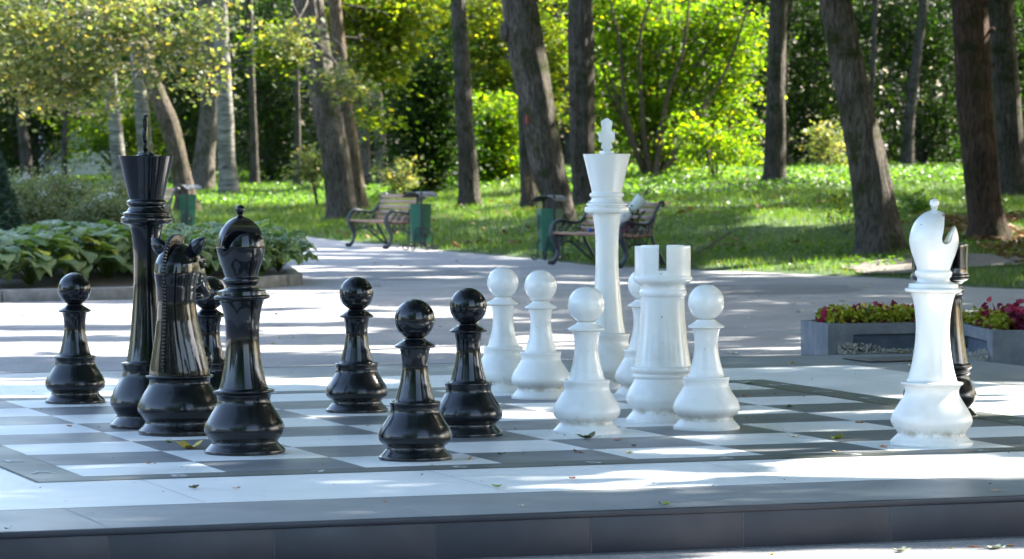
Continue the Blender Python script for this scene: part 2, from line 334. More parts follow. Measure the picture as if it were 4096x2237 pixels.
M['bluecap'] = noisy('blue_plastic', [(.3, (.01, .1, .5)), (.7, (.02, .14, .6))], 9, .35)
M['bag'] = noisy('grey_cloth', [(.3, (.16, .13, .14)), (.7, (.35, .3, .32))], 9, .8, .3, 30)
M['darkcloth'] = noisy('dark_cloth', [(.3, (.02, .022, .03)), (.7, (.05, .05, .06))], 9, .8, .3, 30)
M['wallwhite'] = noisy('white_render', [(.3, (.7, .7, .68)), (.7, (.8, .8, .78))], 2, .8)
M['roof'] = noisy('grey_roof', [(.3, (.15, .12, .11)), (.7, (.22, .18, .16))], 4, .8)
M['glass'] = noisy('window_glass', [(.3, (.03, .04, .05)), (.7, (.05, .06, .07))], 1, .08, spec=.8)
M['hatch'] = noisy('hatch_metal', [(.3, (.12, .1, .1)), (.7, (.22, .19, .19))], 14, .5, .5, 80, metal=.3)
def hosta_mat(name, mid, side, rim, yellow=.0):
    m, t, o = nt(name); L = t.links
    uv = N(t, 'ShaderNodeUVMap'); sx = N(t, 'ShaderNodeSeparateXYZ'); L.new(uv.outputs[0], sx.inputs[0])
    # |u-.5| -> 0 midrib .. 1 edge
    a = N(t, 'ShaderNodeMath', operation='SUBTRACT'); L.new(sx.outputs[0], a.inputs[0]); a.inputs[1].default_value = .5
    b = N(t, 'ShaderNodeMath', operation='ABSOLUTE'); L.new(a.outputs[0], b.inputs[0])
    nz = N(t, 'ShaderNodeTexNoise', Scale=30.0, Detail=3); 
    ad = N(t, 'ShaderNodeMath', operation='MULTIPLY_ADD'); L.new(nz.outputs[0], ad.inputs[0]); ad.inputs[1].default_value = .22; L.new(b.outputs[0], ad.inputs[2])
    r = ramp(t, [(.0, mid), (.12, mid), (.16, side), (.46, side), (.54, rim)]); L.new(ad.outputs[0], r.inputs[0])
    g = N(t, 'ShaderNodeNewGeometry'); r2 = ramp(t, [(0, (.65, .8, .75)), (.7, (1.15, 1.1, 1)), (.88, (1.2, 1.15, 1)), (.92, (3.2 if yellow else 1.3, 2.3 if yellow else 1.2, .8))]); L.new(g.outputs['Random Per Island'], r2.inputs[0])
    mx = N(t, 'ShaderNodeMix', data_type='RGBA', blend_type='MULTIPLY'); mx.inputs[0].default_value = 1; L.new(r.outputs[0], mx.inputs[6]); L.new(r2.outputs[0], mx.inputs[7])
    w = N(t, 'ShaderNodeMath', operation='SINE'); w0 = N(t, 'ShaderNodeMath', operation='MULTIPLY'); L.new(b.outputs[0], w0.inputs[0]); w0.inputs[1].default_value = 75; L.new(w0.outputs[0], w.inputs[0])
    bp = N(t, 'ShaderNodeBump', Strength=.5, Distance=.006); L.new(w.outputs[0], bp.inputs['Height'])
    p = N(t, 'ShaderNodeBsdfPrincipled', Roughness=.42); L.new(mx.outputs[2], p.inputs['Base Color']); L.new(bp.outputs[0], p.inputs['Normal'])
    tr = N(t, 'ShaderNodeBsdfTranslucent'); m2 = N(t, 'ShaderNodeMix', data_type='RGBA', blend_type='MULTIPLY'); m2.inputs[0].default_value = 1; L.new(mx.outputs[2], m2.inputs[6]); m2.inputs[7].default_value = (2.2, 2.4, .6, 1); L.new(m2.outputs[2], tr.inputs[0])
    ms = N(t, 'ShaderNodeMixShader'); ms.inputs[0].default_value = .25; L.new(p.outputs[0], ms.inputs[1]); L.new(tr.outputs[0], ms.inputs[2]); L.new(ms.outputs[0], o.inputs[0]); return m
M['h_green'] = hosta_mat('hosta_green', (.24, .31, .15), (.175, .25, .12), (.19, .26, .12), 1)
M['h_var'] = hosta_mat('hosta_variegated', (.18, .28, .15), (.16, .26, .13), (.55, .57, .33), 0)
M['h_yel'] = hosta_mat('hosta_yellowing', (.3, .28, .06), (.25, .26, .06), (.36, .3, .1), 0)

# ------------------------------------------------------------------ camera, sky and sun
cd = bpy.data.cameras.new('camera'); cam = bpy.data.objects.new('camera', cd); COL.objects.link(cam); scene.camera = cam
cam.matrix_world = Matrix(((RT[0], UP[0], -FW[0], 0), (RT[1], UP[1], -FW[1], 0), (RT[2], UP[2], -FW[2], EYE), (0, 0, 0, 1)))
cd.sensor_width = 36; cd.lens = 36 * 14903.72 / 4096; cd.clip_end = 2000; cd.clip_start = .1
cd.dof.use_dof = True; cd.dof.focus_distance = 16.6; cd.dof.aperture_fstop = 8.5
SUN_AZ, SUN_EL = R(60), R(36)
SD = Vector((math.sin(SUN_AZ) * math.cos(SUN_EL), math.cos(SUN_AZ) * math.cos(SUN_EL), math.sin(SUN_EL)))
OFF = np.array([SD.x, SD.y]) / SD.z          # horizontal offset toward the sun per metre of height
w = bpy.data.worlds.new('World'); scene.world = w; w.use_nodes = True; t = w.node_tree
sky = t.nodes.new('ShaderNodeTexSky'); sky.sky_type = 'NISHITA'; sky.sun_disc = False; sky.sun_elevation = SUN_EL; sky.sun_rotation = SUN_AZ; sky.dust_density = 2.5; sky.ozone_density = 1.0
bg = t.nodes['Background']; bg.inputs[1].default_value = .145; t.links.new(sky.outputs[0], bg.inputs[0])
ld = bpy.data.lights.new('sun', 'SUN'); ld.energy = 4.7; ld.angle = R(.53); ld.color = (1, .95, .86)
sun = bpy.data.objects.new('sun', ld); COL.objects.link(sun); sun.rotation_euler = SD.to_track_quat('Z', 'Y').to_euler()
scene.view_settings.view_transform = 'Standard'; scene.view_settings.look = 'None'; scene.view_settings.exposure = 2.72; scene.view_settings.gamma = 1
scene.render.engine = 'CYCLES'; cy = scene.cycles
cy.max_bounces = 7; cy.diffuse_bounces = 3; cy.glossy_bounces = 3; cy.transmission_bounces = 4; cy.transparent_max_bounces = 4
cy.use_denoising = True; cy.sample_clamp_indirect = 6; cy.caustics_reflective = False; cy.caustics_refractive = False

# ------------------------------------------------------------------ ground, path
gx = np.unique(np.concatenate([np.linspace(-400, -30, 12), np.linspace(-30, 30, 241), np.linspace(30, 400, 12)]))
gy = np.unique(np.concatenate([np.linspace(-120, 20, 15), np.linspace(20, 130, 441), np.linspace(130, 900, 16)]))
GX, GY = np.meshgrid(gx, gy); GZ = terrain(GX, GY)
V = np.stack([GX.ravel(), GY.ravel(), GZ.ravel()], 1); nx = len(gx)
ii, jj = np.meshgrid(np.arange(len(gy) - 1), np.arange(nx - 1), indexing='ij'); a = (ii * nx + jj).ravel()
tag(link('ground', nmesh('ground', V, np.stack([a, a + 1, a + nx + 1, a + nx], 1), smooth=True), M['ground']), kind='structure')
xs = np.concatenate([[-200, -60, -30], np.linspace(-14, 9, 140), [14, 40, 200]])
yb = boundary(xs) + .05 * np.sin(xs * 7) * np.cos(xs * 2.3)
V = [(x, np.interp(abs(x), [0, 10.5, 13, 500], [-3, -3, 15, 15]), 0) for x in xs] + [(x, y, 0) for x, y in zip(xs, yb)]; n = len(xs)
tag(link('path', nmesh('path', V, [(i, i + 1, n + i + 1, n + i) for i in range(n - 1)]), M['asphalt']), kind='structure')
def flat(name, pts, mat, z=.004, kind='structure'):
    P = [Vector((p[0], p[1], z)) for p in pts]; me = bpy.data.meshes.new(name); me.from_pydata(P, [], [tuple(range(len(P)))]); me.update()
    o = link(name, me, mat); 
    if kind: tag(o, kind=kind)
    return o
def blob(cx, cy, rx, ry, n=28, j=.16, rot=0):
    out = []
    for k in range(n):
        a = 2 * math.pi * k / n; q = 1 + j * mnoise.noise(Vector((math.cos(a) * 1.5 + cx, math.sin(a) * 1.5 + cy, 1.7)))*2
        x, y = rx * q * math.cos(a), ry * q * math.sin(a); out.append((cx + x * math.cos(rot) - y * math.sin(rot), cy + x * math.sin(rot) + y * math.cos(rot)))
    return out
for x, y, rx, ry in [(1020, 690, .9, 2.2), (1900, 728, 1.2, 1.6)]:  # first a dark repair, second a shadow painted into the asphalt colour
    p = spot(x, y); flat('repair_shadow_patch', blob(p.x, p.y, rx, ry), M['patch'])
def strip(a, b, w, z, name='path_joint', mat='gap'):
    a = spot(*a); b = spot(*b); n = 26; L_ = []; R_ = []
    d = (b - a).normalized(); q = Vector((-d.y, d.x, 0))
    for i in range(n + 1):
        p = a.lerp(b, i / n) + q * .04 * mnoise.noise(Vector((i * .7, a.x, 0))); ww = w * (.6 + .8 * random.random())
        L_.append(p + q * ww); R_.append(p - q * ww)
    V = [(p.x, p.y, z) for p in L_ + R_]
    tag(link(name, nmesh(name, V, [(i, i + 1, n + 2 + i, n + 1 + i) for i in range(n)]), M[mat]), kind='structure')
strip((-60, 829), (760, 819), .022, .004); strip((760, 809), (1260, 806), .016, .004)
p = spot(2180, 700); 
o = flat('bare_earth', blob(5.35, 46.6, 1.2, 1.5, 40, .2), M['dirt'], .0)
for v in o.data.vertices: v.co.z = max(tz(v.co.x, v.co.y), 0) + .02

# ------------------------------------------------------------------ the platform with the board
plat = empty('chess_platform', brd(0, 0, -DECK), HEAD, 'low raised platform with the giant chessboard, white frame and dark riser', 'chessboard')
def slab(name, i0, j0, i1, j1, mat, z, hole=None, joints=None):
    c = CELL
    mb = MB()
    def q(a, b, c_, d): mb.add([(a * c, b * c, z), (c_ * c, b * c, z), (c_ * c, d * c, z), (a * c, d * c, z)], [(0, 1, 2, 3)])
    if hole:
        a, b, c2, d = hole; q(i0, j0, i1, b); q(i0, d, i1, j1); q(i0, b, a, d); q(c2, b, i1, d)
    else: q(i0, j0, i1, j1)
    return mb.build(name, mat, plat, smooth=False)
X0, Y0, X1, Y1 = -3.6, -3.40, 11.8, 12.25
WX0, WY0, WX1, WY1 = -2.3, -2.06, 10.26, 10.3
BX0, BY0, BX1, BY1 = -.38, -.25, 8.45, 8.42
R0 = .07
mb = MB(); c = CELL
mb.box(((X0 + X1) / 2 * c, (Y0 + Y1) / 2 * c, (DECK - .012) / 2), ((X1 - X0) * c - .03, (Y1 - Y0) * c - .03, DECK - .013)); mb.build('core', M['riser'], plat, smooth=False)
TOP = DECK
slab('grey_border', X0, Y0, X1, Y1, M['bgrey'], TOP - .004, (WX0, WY0, WX1, WY1))
slab('white_border', WX0, WY0, WX1, WY1, M['bwhite'], TOP - .003, (BX0, BY0, BX1, BY1))
slab('lettered_band', BX0, BY0, BX1, BY1, M['band'], TOP - .001, (0, R0, 8, 8))
for name, par, mt in (('dark_squares', 1, 'bdark'), ('light_squares', 0, 'bwhite')):
    mb = MB()
    for i in range(8):
        for j in range(8):
            if (i + j) % 2 == par:
                j0 = R0 if j == 0 else j
                mb.add([(i * c, j0 * c, TOP), ((i + 1) * c, j0 * c, TOP), ((i + 1) * c, (j + 1) * c, TOP), (i * c, (j + 1) * c, TOP)], [(0, 1, 2, 3)])
    mb.build(name, M[mt], plat, smooth=False)
mb = MB()   # open seams round the playing field and along the mats
def seam(i0, j0, i1, j1, w, z):
    d = Vector((i1 - i0, j1 - j0, 0)).normalized(); q = Vector((-d.y, d.x, 0)) * w
    a, b = Vector((i0 * c, j0 * c, z)), Vector((i1 * c, j1 * c, z)); mb.add([a - q, b - q, b + q, a + q], [(0, 1, 2, 3)])
seam(8.02, -.2, 8.02, 8.04, .006, TOP + .002); seam(-.3, 8.03, 8.02, 8.03, .009, TOP + .0025)
seam(BX0, BY0, BX1, BY0, .003, TOP + .002); seam(BX0, BY0, BX0, BY1, .003, TOP + .0025); seam(5.0, BY0 - .004, BX1, BY0 - .004, .005, TOP + .003)
mb.build('seam', M['gap'], plat, smooth=False)
mb = MB(); jn = lambda: (mb.build('panel_joint', M['faint'], plat, smooth=False), mb.__init__())
for i in np.arange(X0 + 1.0, X1, 2.02):
    seam(i, Y0, i + .0, WY0, .0022, TOP - .002); jn(); seam(i + .9, WY0, i + .9, BY0, .0018, TOP - .001); jn(); seam(i, WY1, i, Y1, .0022, TOP - .002); jn()
seam(WX1 - .9, BY1, WX1 - .9, -2, .0022, TOP - .001); jn(); seam(0.2, 9.4, WX1, 9.4, .0022, TOP - .0005); jn()
for k in range(26):      # riser boards, a thin pale joint between each pair
    a = X0 * c + k * .62 + .155
    if a + .31 > X1 * c: break
    MB().box((a + .155, Y0 * c - .004, .076), (.6165, .022, .138)).build('riser_board', M['riser'], plat, bevel=.002)
    MB().box((a - .155, Y0 * c - .0075, .076), (.0036, .016, .139)).build('joint_strip', M['joint'], plat, smooth=False)
MB().box(((X0 + X1) / 2 * c, Y0 * c - .006, TOP - .0135), ((X1 - X0) * c + .02, .034, .024)).build('nosing', M['riser'], plat, bevel=.006)
MB().box(((X0 + X1) / 2 * c, Y0 * c - .010, .0035), ((X1 - X0) * c, .02, .007)).build('bottom_trim', M['joint'], plat, smooth=False)
MB().box(((X0 + X1) / 2 * c, Y1 * c + .002, TOP / 2), ((X1 - X0) * c + .02, .03, TOP - .004)).build('rear_riser', M['riser'], plat, bevel=.004)
for s in (X0, X1): MB().box((s * c, (Y0 + Y1) / 2 * c, TOP / 2 - .002), (.028, (Y1 - Y0) * c - .04, TOP - .006)).build('side_riser', M['riser'], plat, bevel=.004)
def glyph(ch, i, j, size=.135, name='number'):
    cu = bpy.data.curves.new(name, 'FONT'); cu.body = ch; cu.size = size * 1.15; cu.align_x = 'CENTER'; cu.align_y = 'CENTER'; cu.offset = .002
    o = bpy.data.objects.new(name, cu); COL.objects.link(o); dg = bpy.context.evaluated_depsgraph_get()
    me = bpy.data.meshes.new_from_object(o.evaluated_get(dg)); bpy.data.objects.remove(o)
    o = link(name, me, M['letter'], plat, (i * c, j * c, TOP + .0015)); return o
for k in range(8):
    glyph(str(8 - k), k + .62, -.115, .125); glyph(str(8 - k), k + .5, 8.22, .13)
    glyph('ABCDEFGH'[k], 8.24, k + .5, .14, 'letter'); glyph('ABCDEFGH'[k], -.2, k + .5, .14, 'letter')
p = spot(2262, 905, DECK)
hatch = empty('hatch_plate', (p.x, p.y, DECK), HEAD, 'thin metal access plate set in the rear corner of the grey border', 'hatch')
MB().box((0, 0, .003), (.62, .42, .006)).build('frame', M['gap'], hatch, bevel=.001)
MB().box((0, 0, .006), (.59, .39, .008)).build('lid', M['hatch'], hatch, bevel=.002)
for q in (-.2, .2): MB().tube([(q, -.03, .012), (q, .03, .012)], .006, 6).build('handle', M['iron'], hatch)

# ------------------------------------------------------------------ chess pieces
PAWN = [(.150, 0, 1), (.1636, 0, 1), (.1636, .013), (.158, .018), (.134, .045), (.1305, .050, 1), (.1305, .058), (.139, .066), (.156, .080), (.1636, .098), (.1615, .118), (.150, .145), (.133, .172), (.118, .196), (.110, .214), (.110, .232), (.1135, .247), (.1125, .254), (.108, .257, 1), (.091, .2575, 1), (.085, .270), (.074, .312), (.066, .344), (.0592, .388), (.058, .42), (.0612, .46), (.0665, .485), (.070, .492), (.087, .4965), (.0895, .502), (.086, .508), (.050, .530), (.0465, .537, 1)]
BALL = lambda r, zc, z0: [(r * math.sin(a), zc - r * math.cos(a)) for a in np.linspace(math.acos((zc - z0) / r), math.pi - .02, 40)]
BISHOP = [(.170, 0, 1), (.184, 0, 1), (.184, .014), (.178, .02), (.156, .043), (.152, .05, 1), (.153, .057), (.168, .078), (.182, .104), (.178, .132), (.160, .166), (.140, .198), (.126, .222), (.1205, .24), (.122, .255), (.128, .268), (.137, .276), (.139, .281), (.136, .287), (.115, .290, 1), (.112, .294, 1), (.100, .336), (.0875, .395), (.079, .46), (.0755, .52), (.078, .585), (.087, .645), (.099, .687), (.105, .694), (.122, .699), (.127, .705), (.127, .712), (.122, .716), (.112, .718, 1), (.110, .731), (.106, .737), (.080, .744), (.0725, .752), (.074, .764), (.081, .772), (.084, .782), (.081, .792), (.075, .798, 1), (.075, .805), (.085, .837), (.100, .879), (.109, .92), (.110, .945), (.100, .987), (.0785, 1.028), (.049, 1.056), (.018, 1.071), (.0125, 1.074)]
ROOK = [(.173, 0, 1), (.187, 0, 1), (.187, .014), (.180, .022), (.158, .048), (.1555, .055, 1), (.157, .062), (.172, .08), (.187, .108), (.184, .134), (.168, .168), (.152, .195), (.1455, .212), (.1455, .219, 1), (.151, .223), (.154, .230), (.152, .237, 1), (.1465, .240, 1), (.148, .245), (.158, .252), (.1625, .259), (.1625, .269), (.158, .275), (.146, .279, 1), (.143, .283), (.132, .35), (.1205, .44), (.1135, .54), (.1115, .59), (.1125, .625), (.118, .634), (.121, .644), (.120, .655), (.114, .664), (.112, .672, 1), (.114, .682), (.122, .692), (.136, .699), (.147, .707), (.1505, .718), (.149, .729), (.144, .734, 1), (.1425, .74, 1), (.1425, .872), (.140, .879), (.135, .882), (.112, .882, 1), (.106, .878), (.106, .762, 1), (.02, .760)]
KING = [(.174, 0, 1), (.188, 0, 1), (.188, .015), (.182, .022), (.158, .05), (.155, .056, 1), (.156, .064), (.172, .088), (.186, .118), (.183, .148), (.166, .188), (.144, .226), (.129, .252), (.1235, .275), (.125, .292), (.1305, .308), (.131, .316), (.128, .322), (.108, .326, 1), (.104, .331), (.092, .40), (.0815, .50), (.073, .60), (.0668, .70), (.0660, .80), (.068, .88), (.073, .945), (.0795, .988), (.085, 1.003), (.090, 1.008), (.111, 1.010), (.125, 1.018), (.1285, 1.030), (.125, 1.043), (.1115, 1.049, 1), (.1115, 1.053), (.118, 1.057), (.1175, 1.064), (.112, 1.068), (.101, 1.071), (.094, 1.080), (.088, 1.091), (.0875, 1.098), (.096, 1.105), (.0995, 1.113), (.097, 1.122), (.088, 1.128), (.0855, 1.132, 1), (.1325, 1.332), (.1345, 1.338), (.133, 1.343), (.128, 1.345), (.045, 1.3515, 1), (.0435, 1.353), (.0415, 1.362), (.038, 1.366), (.012, 1.367)]
NBASE = [(.187, 0, 1), (.201, 0, 1), (.201, .018), (.195, .026), (.172, .05), (.168, .058, 1), (.169, .066), (.186, .088), (.2035, .118), (.199, .15), (.180, .19), (.160, .222), (.149, .243), (.146, .256), (.150, .268), (.160, .276), (.163, .281), (.160, .287), (.142, .290, 1), (.02, .291)]
def crop(P, k): return [(p[0] * k[0], p[1] * k[1], *p[2:]) for p in P]
def pawn(mat):
    mb = MB(); mb.lathe(spline(PAWN, 5), 72); mb2 = MB(); mb2.lathe(BALL(.0895, .620, .535), 72)
    return mb.mesh('pawn_body', angle=30), mb2.mesh('pawn_head', angle=60)
def place(x, ybot, rad, z=DECK):
    """centre of a round base whose nearest edge shows at (x, ybot)"""
    p = spot(x, ybot, z); d = Vector((p.x, p.y, 0)).normalized(); return Vector((p.x + d.x * rad, p.y + d.y * rad, z))
pm = {}
for cname in ('black', 'white'):
    b, h = pawn(cname); b.materials.append(M[cname]); h.materials.append(M[cname]); pm[cname] = (b, h)
PAWNS = [('black', 189.5, 1018, 'black pawn at the far left, standing alone in front of the flower bed', 0),
         ('black', 526, None, 'black pawn half hidden between the black knight and the black bishop', 19.67),
         ('black', 898, 1041, 'black pawn right of the black bishop, farther back than the two beside it', 0),
         ('black', 1045, 1163, 'black pawn nearest the front edge of the board', 0),
         ('black', 1179, 1102, 'black pawn right next to the white pawns, overlapped by the nearest black pawn', 0),
         ('white', 1266, 990, 'leftmost white pawn, with chipped paint on its base rim', 0),
         ('white', 1361, 1006, 'second white pawn from the left, just before the leftmost one', 0),
         ('white', 1476, 1095, 'white pawn in front of the white king, with a dark curled leaf before it', 0),
         ('white', 1620, None, 'white pawn mostly hidden between the white king and the white rook', 20.8),
         ('white', 1777, 1085, 'white pawn immediately right of the white rook', 0)]
for cname, x, yb_, lab, dep in PAWNS:
    if dep: q = at(x, 900, dep); q.z = DECK
    else: q = place(x, yb_, .1636)
    o = empty('pawn', q, random.random() * 6, lab, 'chess piece', cname + ' pawns')
    link('body', pm[cname][0], None, o); link('head', pm[cname][1], None, o)

def cutter(o, cut_mb):
    par = o.parent; o.parent = None; co = cut_mb.build('cut', M['gap']); m = o.modifiers.new('b', 'BOOLEAN'); m.object = co; m.operation = 'DIFFERENCE'; m.solver = 'EXACT'
    applied(o); o.parent = par; me = co.data; bpy.data.objects.remove(co); bpy.data.meshes.remove(me)
def bishop(cname, q, rz, lab, tilt):
    o = empty('bishop', q, 0, lab, 'chess piece'); k = [i for i, p in enumerate(BISHOP) if p[1] >= .798][0]
    MB().lathe(spline(BISHOP[:k + 1], 5), 80).build('body', M[cname], o, angle=30)
    mb = MB(); mb.lathe(spline(BISHOP[k:], 8), 80); h = mb.build('mitre', M[cname], o)
    cu = MB(); prof = [(.042, 1.13), (.040, 1.06), (.030, .99), (.020, .945), (.022, .928), (.032, .919), (.047, .919), (.060, .928), (.067, .945), (.078, .972), (.088, .995), (.105, 1.01), (.16, 1.02), (.16, 1.13)]
    n = len(prof); V = [(a, -.2, b) for a, b in prof] + [(a, .2, b) for a, b in prof]
    cu.add(V, [tuple(range(n)), tuple(reversed(range(n, 2 * n)))] + [(i, n + i, n + (i + 1) % n, (i + 1) % n) for i in range(n)])
    cutter(h, cu); h.data.materials.clear(); h.data.materials.append(M[cname])
    bv = h.modifiers.new('v', 'BEVEL'); bv.width = .0035; bv.segments = 2; bv.limit_method = 'ANGLE'; bv.angle_limit = R(50); applied(h); smoothed(h.data, 42)
    h.rotation_euler = (0, 0, rz)
    f = MB(); f.lathe([(.0115, 1.068), (.0115, 1.079), (.0165, 1.080), (.0165, 1.083), (.0105, 1.085)], 32); f.lathe(BALL(.0215, 1.103, 1.085), 32); f.build('finial', M[cname], o, angle=40)
    o.rotation_euler = (0, tilt, 0)
    return o
bishop('black', place(616, 1148, .184), R(-58), 'black bishop standing left of the middle near a big curled yellow leaf', R(-.8))
wb = bishop('white', place(2342.5, 1126.5, .190), R(2), 'white bishop alone at the right, slit of its mitre open to the right', R(.75)); wb.scale = (1.035, 1.035, 1.012)
ch = MB(); ch.ell((.033, -.062, 1.055), (.006, .003, .012)); ch.build('chipped_paint', M['scuff'], wb)
def rook(cname, q, rz, lab):
    o = empty('rook', q, rz, lab, 'chess piece'); k = [i for i, p in enumerate(ROOK) if p[1] >= .734][0]
    mb = MB(); mb.lathe(spline(ROOK[:k + 1], 5), 80); mb.build('body', M[cname], o, angle=30)
    mb = MB(); mb.lathe(spline(ROOK[k:], 4), 96); h = mb.build('battlements', M[cname], o)
    for a in (0, 90):
        cu = MB(); m = Matrix.Rotation(R(a), 3, 'Z'); cu.box((0, 0, .7635 + .1), (.041, .5, .2), m); cutter(h, cu)
    h.data.materials.clear(); h.data.materials.append(M[cname])
    bv = h.modifiers.new('v', 'BEVEL'); bv.width = .004; bv.segments = 2; bv.limit_method = 'ANGLE'; bv.angle_limit = R(50); applied(h); smoothed(h.data, 42)
    return o
rook('white', place(1668, 1066, .187), R(-3), 'white rook with notched battlements between the white king and a white pawn')
q = at(2364.5, 900, 18.96); q.z = DECK
rook('black', q, R(28), 'black rook mostly hidden behind the white bishop')
def king(cname, x, d, rz, lab):
    q = at(x, 900, d); q.z = DECK; o = empty('king', q, 0, lab, 'chess piece')
    k = [i for i, p in enumerate(KING) if p[1] >= 1.132][0]
    MB().lathe(spline(KING[:k + 1], 5), 80).build('body', M[cname], o, angle=30)
    cr = MB().lathe(spline(KING[k:], 6), 80).build('crown', M[cname], o, angle=30)
    H = [(.012, 1.352), (.021, 1.360), (.021, 1.376), (.032, 1.378), (.0335, 1.386), (.028, 1.405), (.027, 1.414), (.044, 1.415), (.046, 1.418), (.046, 1.474), (.044, 1.477), (.028, 1.478), (.029, 1.500), (.0335, 1.526), (.032, 1.536), (.020, 1.542), (.013, 1.549), (.003, 1.553)]
    pl = [(-a, z) for a, z in H] + [(a, z) for a, z in reversed(H)]; n = len(pl); T = .011
    mb = MB(); mb.add([(a, -T, z) for a, z in pl] + [(a, T, z) for a, z in pl], [tuple(range(n)), tuple(reversed(range(n, 2 * n)))] + [(i, n + i, n + (i + 1) % n, (i + 1) % n) for i in range(n)])
    mb.build('cross', M[cname], o, bevel=.0035, angle=40, rot=(0, 0, rz))
    if cname == 'black':
        hl = MB(); hl.ell((-.012, -.0995, 1.178), (.012, .008, .016)); hl.build('dark_hole', M['gap'], o)
    return o
king('white', 1527.7, 21.3, R(4), 'tall white king towering behind the white pawns')
king('black', 371, 18.5, R(86), 'tall black king with its cross seen edge on, behind the black knight')
# knight
q = place(452.5, 1099.5, .203)
kn = empty('knight', q, R(90 - 25), 'black horse head knight turned away, mane toward the viewer', 'chess piece')
MB().lathe(spline(NBASE, 5), 80).build('base', M['black'], kn, angle=30)
mb = MB()
def loft(secs, seg=28):
    V = []; F = []; n = len(secs)
    for (cx, z, a, b, tx, tz_) in secs:
        for k in range(seg):
            w_ = 2 * math.pi * k / seg; V.append((cx + a * math.cos(w_) * tx, b * math.sin(w_), z + a * math.cos(w_) * tz_))
    for i in range(n - 1):
        for k in range(seg):
            k2 = (k + 1) % seg; F.append((i * seg + k, i * seg + k2, (i + 1) * seg + k2, (i + 1) * seg + k))
    F.append(tuple(reversed(range(seg)))); F.append(tuple((n - 1) * seg + k for k in range(seg))); mb.add(V, F)
loft([(0, .27, .149, .149, 1, 0), (0, .31, .148, .146, 1, 0), (-.003, .38, .142, .130, 1, 0), (-.010, .46, .131, .111, 1, 0), (-.018, .55, .119, .095, 1, 0), (-.024, .64, .112, .087, 1, 0), (-.024, .72, .114, .092, 1, 0), (-.02, .78, .126, .104, 1, 0), (-.018, .83, .120, .102, 1, 0), (-.012, .872, .10, .085, 1, 0), (-.008, .905, .065, .055, 1, 0), (-.005, .922, .03, .03, 1, 0)])
cs, sn = math.cos(R(48)), math.sin(R(48))       # head slopes forward and down
loft([(-.01, .885, .05, .05, sn, cs), (.03, .862, .085, .080, sn, cs), (.085, .815, .090, .080, sn, cs), (.140, .760, .070, .062, sn, cs), (.185, .715, .054, .05, sn, cs), (.220, .680, .053, .052, sn, cs), (.240, .660, .036, .038, sn, cs)])
mb.ell((.06, .062, .775), (.066, .040, .066)); mb.ell((.06, -.062, .775), (.066, .040, .066))     # cheeks
mb.ell((.105, .066, .845), (.032, .020, .018)); mb.ell((.105, -.066, .845), (.032, .020, .018))     # brows
mb.ell((.175, 0, .66), (.05, .038, .022)); mb.ell((.235, .03, .69), (.018, .012, .016)); mb.ell((.235, -.03, .69), (.018, .012, .016)); mb.ell((.13, .05, .35), (.03, .06, .08)); mb.ell((.13, -.05, .35), (.03, .06, .08))
body = mb.build('horse_head', M['black'], kn)
rm = body.modifiers.new('r', 'REMESH'); rm.mode = 'VOXEL'; rm.voxel_size = .006; sm = body.modifiers.new('s', 'SMOOTH'); sm.iterations = 9; sm.factor = .6
applied(body); body.data.materials.clear(); body.data.materials.append(M['black']); body.data.polygons.foreach_set('use_smooth', np.ones(len(body.data.polygons), bool))
for s in (-1, 1):
    e = MB(); pts = crv([(.005, s * .055, .875), (-.002, s * .085, .892), (-.008, s * .115, .918), (-.004, s * .150, .950)], 5); ne = len(pts)
    e.tube(pts, [np.interp(q / (ne - 1), [0, .25, .5, .75, .92, 1], [.024, .036, .042, .032, .014, .002]) for q in range(ne)], 16, flat=(.75, .8, 1)); eo = e.build('ear', M['black'], kn, angle=80)
    e = MB(); e.ell((.022, s * .112, .918), (.012, .022, .030), 12, 8, Matrix.Rotation(-s * R(42), 3, 'X')); e.build('ear_hollow', M['gap'], kn)
    e = MB(); e.ell((.105, s * .080, .822), (.017, .009, .013)); e.build('eye', M['black'], kn)
    e = MB(); e.ell((.247, s * .034, .688), (.008, .006, .008)); e.build('nostril', M['gap'], kn)
mane = MB(); mp = crv([(.035, 0, .945), (.0, 0, .962), (-.04, 0, .960), (-.088, 0, .938), (-.122, 0, .895), (-.140, 0, .83), (-.143, 0, .75), (-.140, 0, .65), (-.141, 0, .55), (-.146, 0, .44), (-.152, 0, .35), (-.149, 0, .30)], 30)
arc = 0; last = mp[0]; nxt = 0
for i in range(1, len(mp) - 1):
    arc += (mp[i] - last).length; last = mp[i]
    if arc >= nxt:
        nxt = arc + .0155; f = i / len(mp); t_ = (mp[i + 1] - mp[i - 1]).normalized(); nr = Vector((t_.z, 0, -t_.x)) * (1 if Vector((t_.z, 0, -t_.x)).dot(mp[i] - Vector((0, 0, .75))) > 0 else -1)
        if nr.x > 0 and mp[i].z < .8: nr = -nr
        m = Matrix((t_, Vector((0, 1, 0)), nr)).transposed(); hgt = .046 * max(0, 1 - 1.9 * f) ** 1.2 + .022; wd = .026 * (1 - .35 * f)
        mane.box(mp[i] - nr * (hgt / 2 - .007), (.0150, wd, hgt), m, .80); mane.box(mp[i] - nr * (hgt / 2), (.0180, wd * .8, hgt), m, .8)
mane.build('mane', M['black'], kn, bevel=.002)
# small scuffs on the white pieces are parts of them
def dab(parent, ang, r, z, sx, sz, mat='scuff'):
    m = MB(); m.ell((0, 0, 0), (sx, .0015, sz), 8, 6); o = m.build('scuff', M[mat], parent, (r * math.cos(ang), r * math.sin(ang), z), (0, random.uniform(-.5, .5), ang + math.pi / 2)); return o

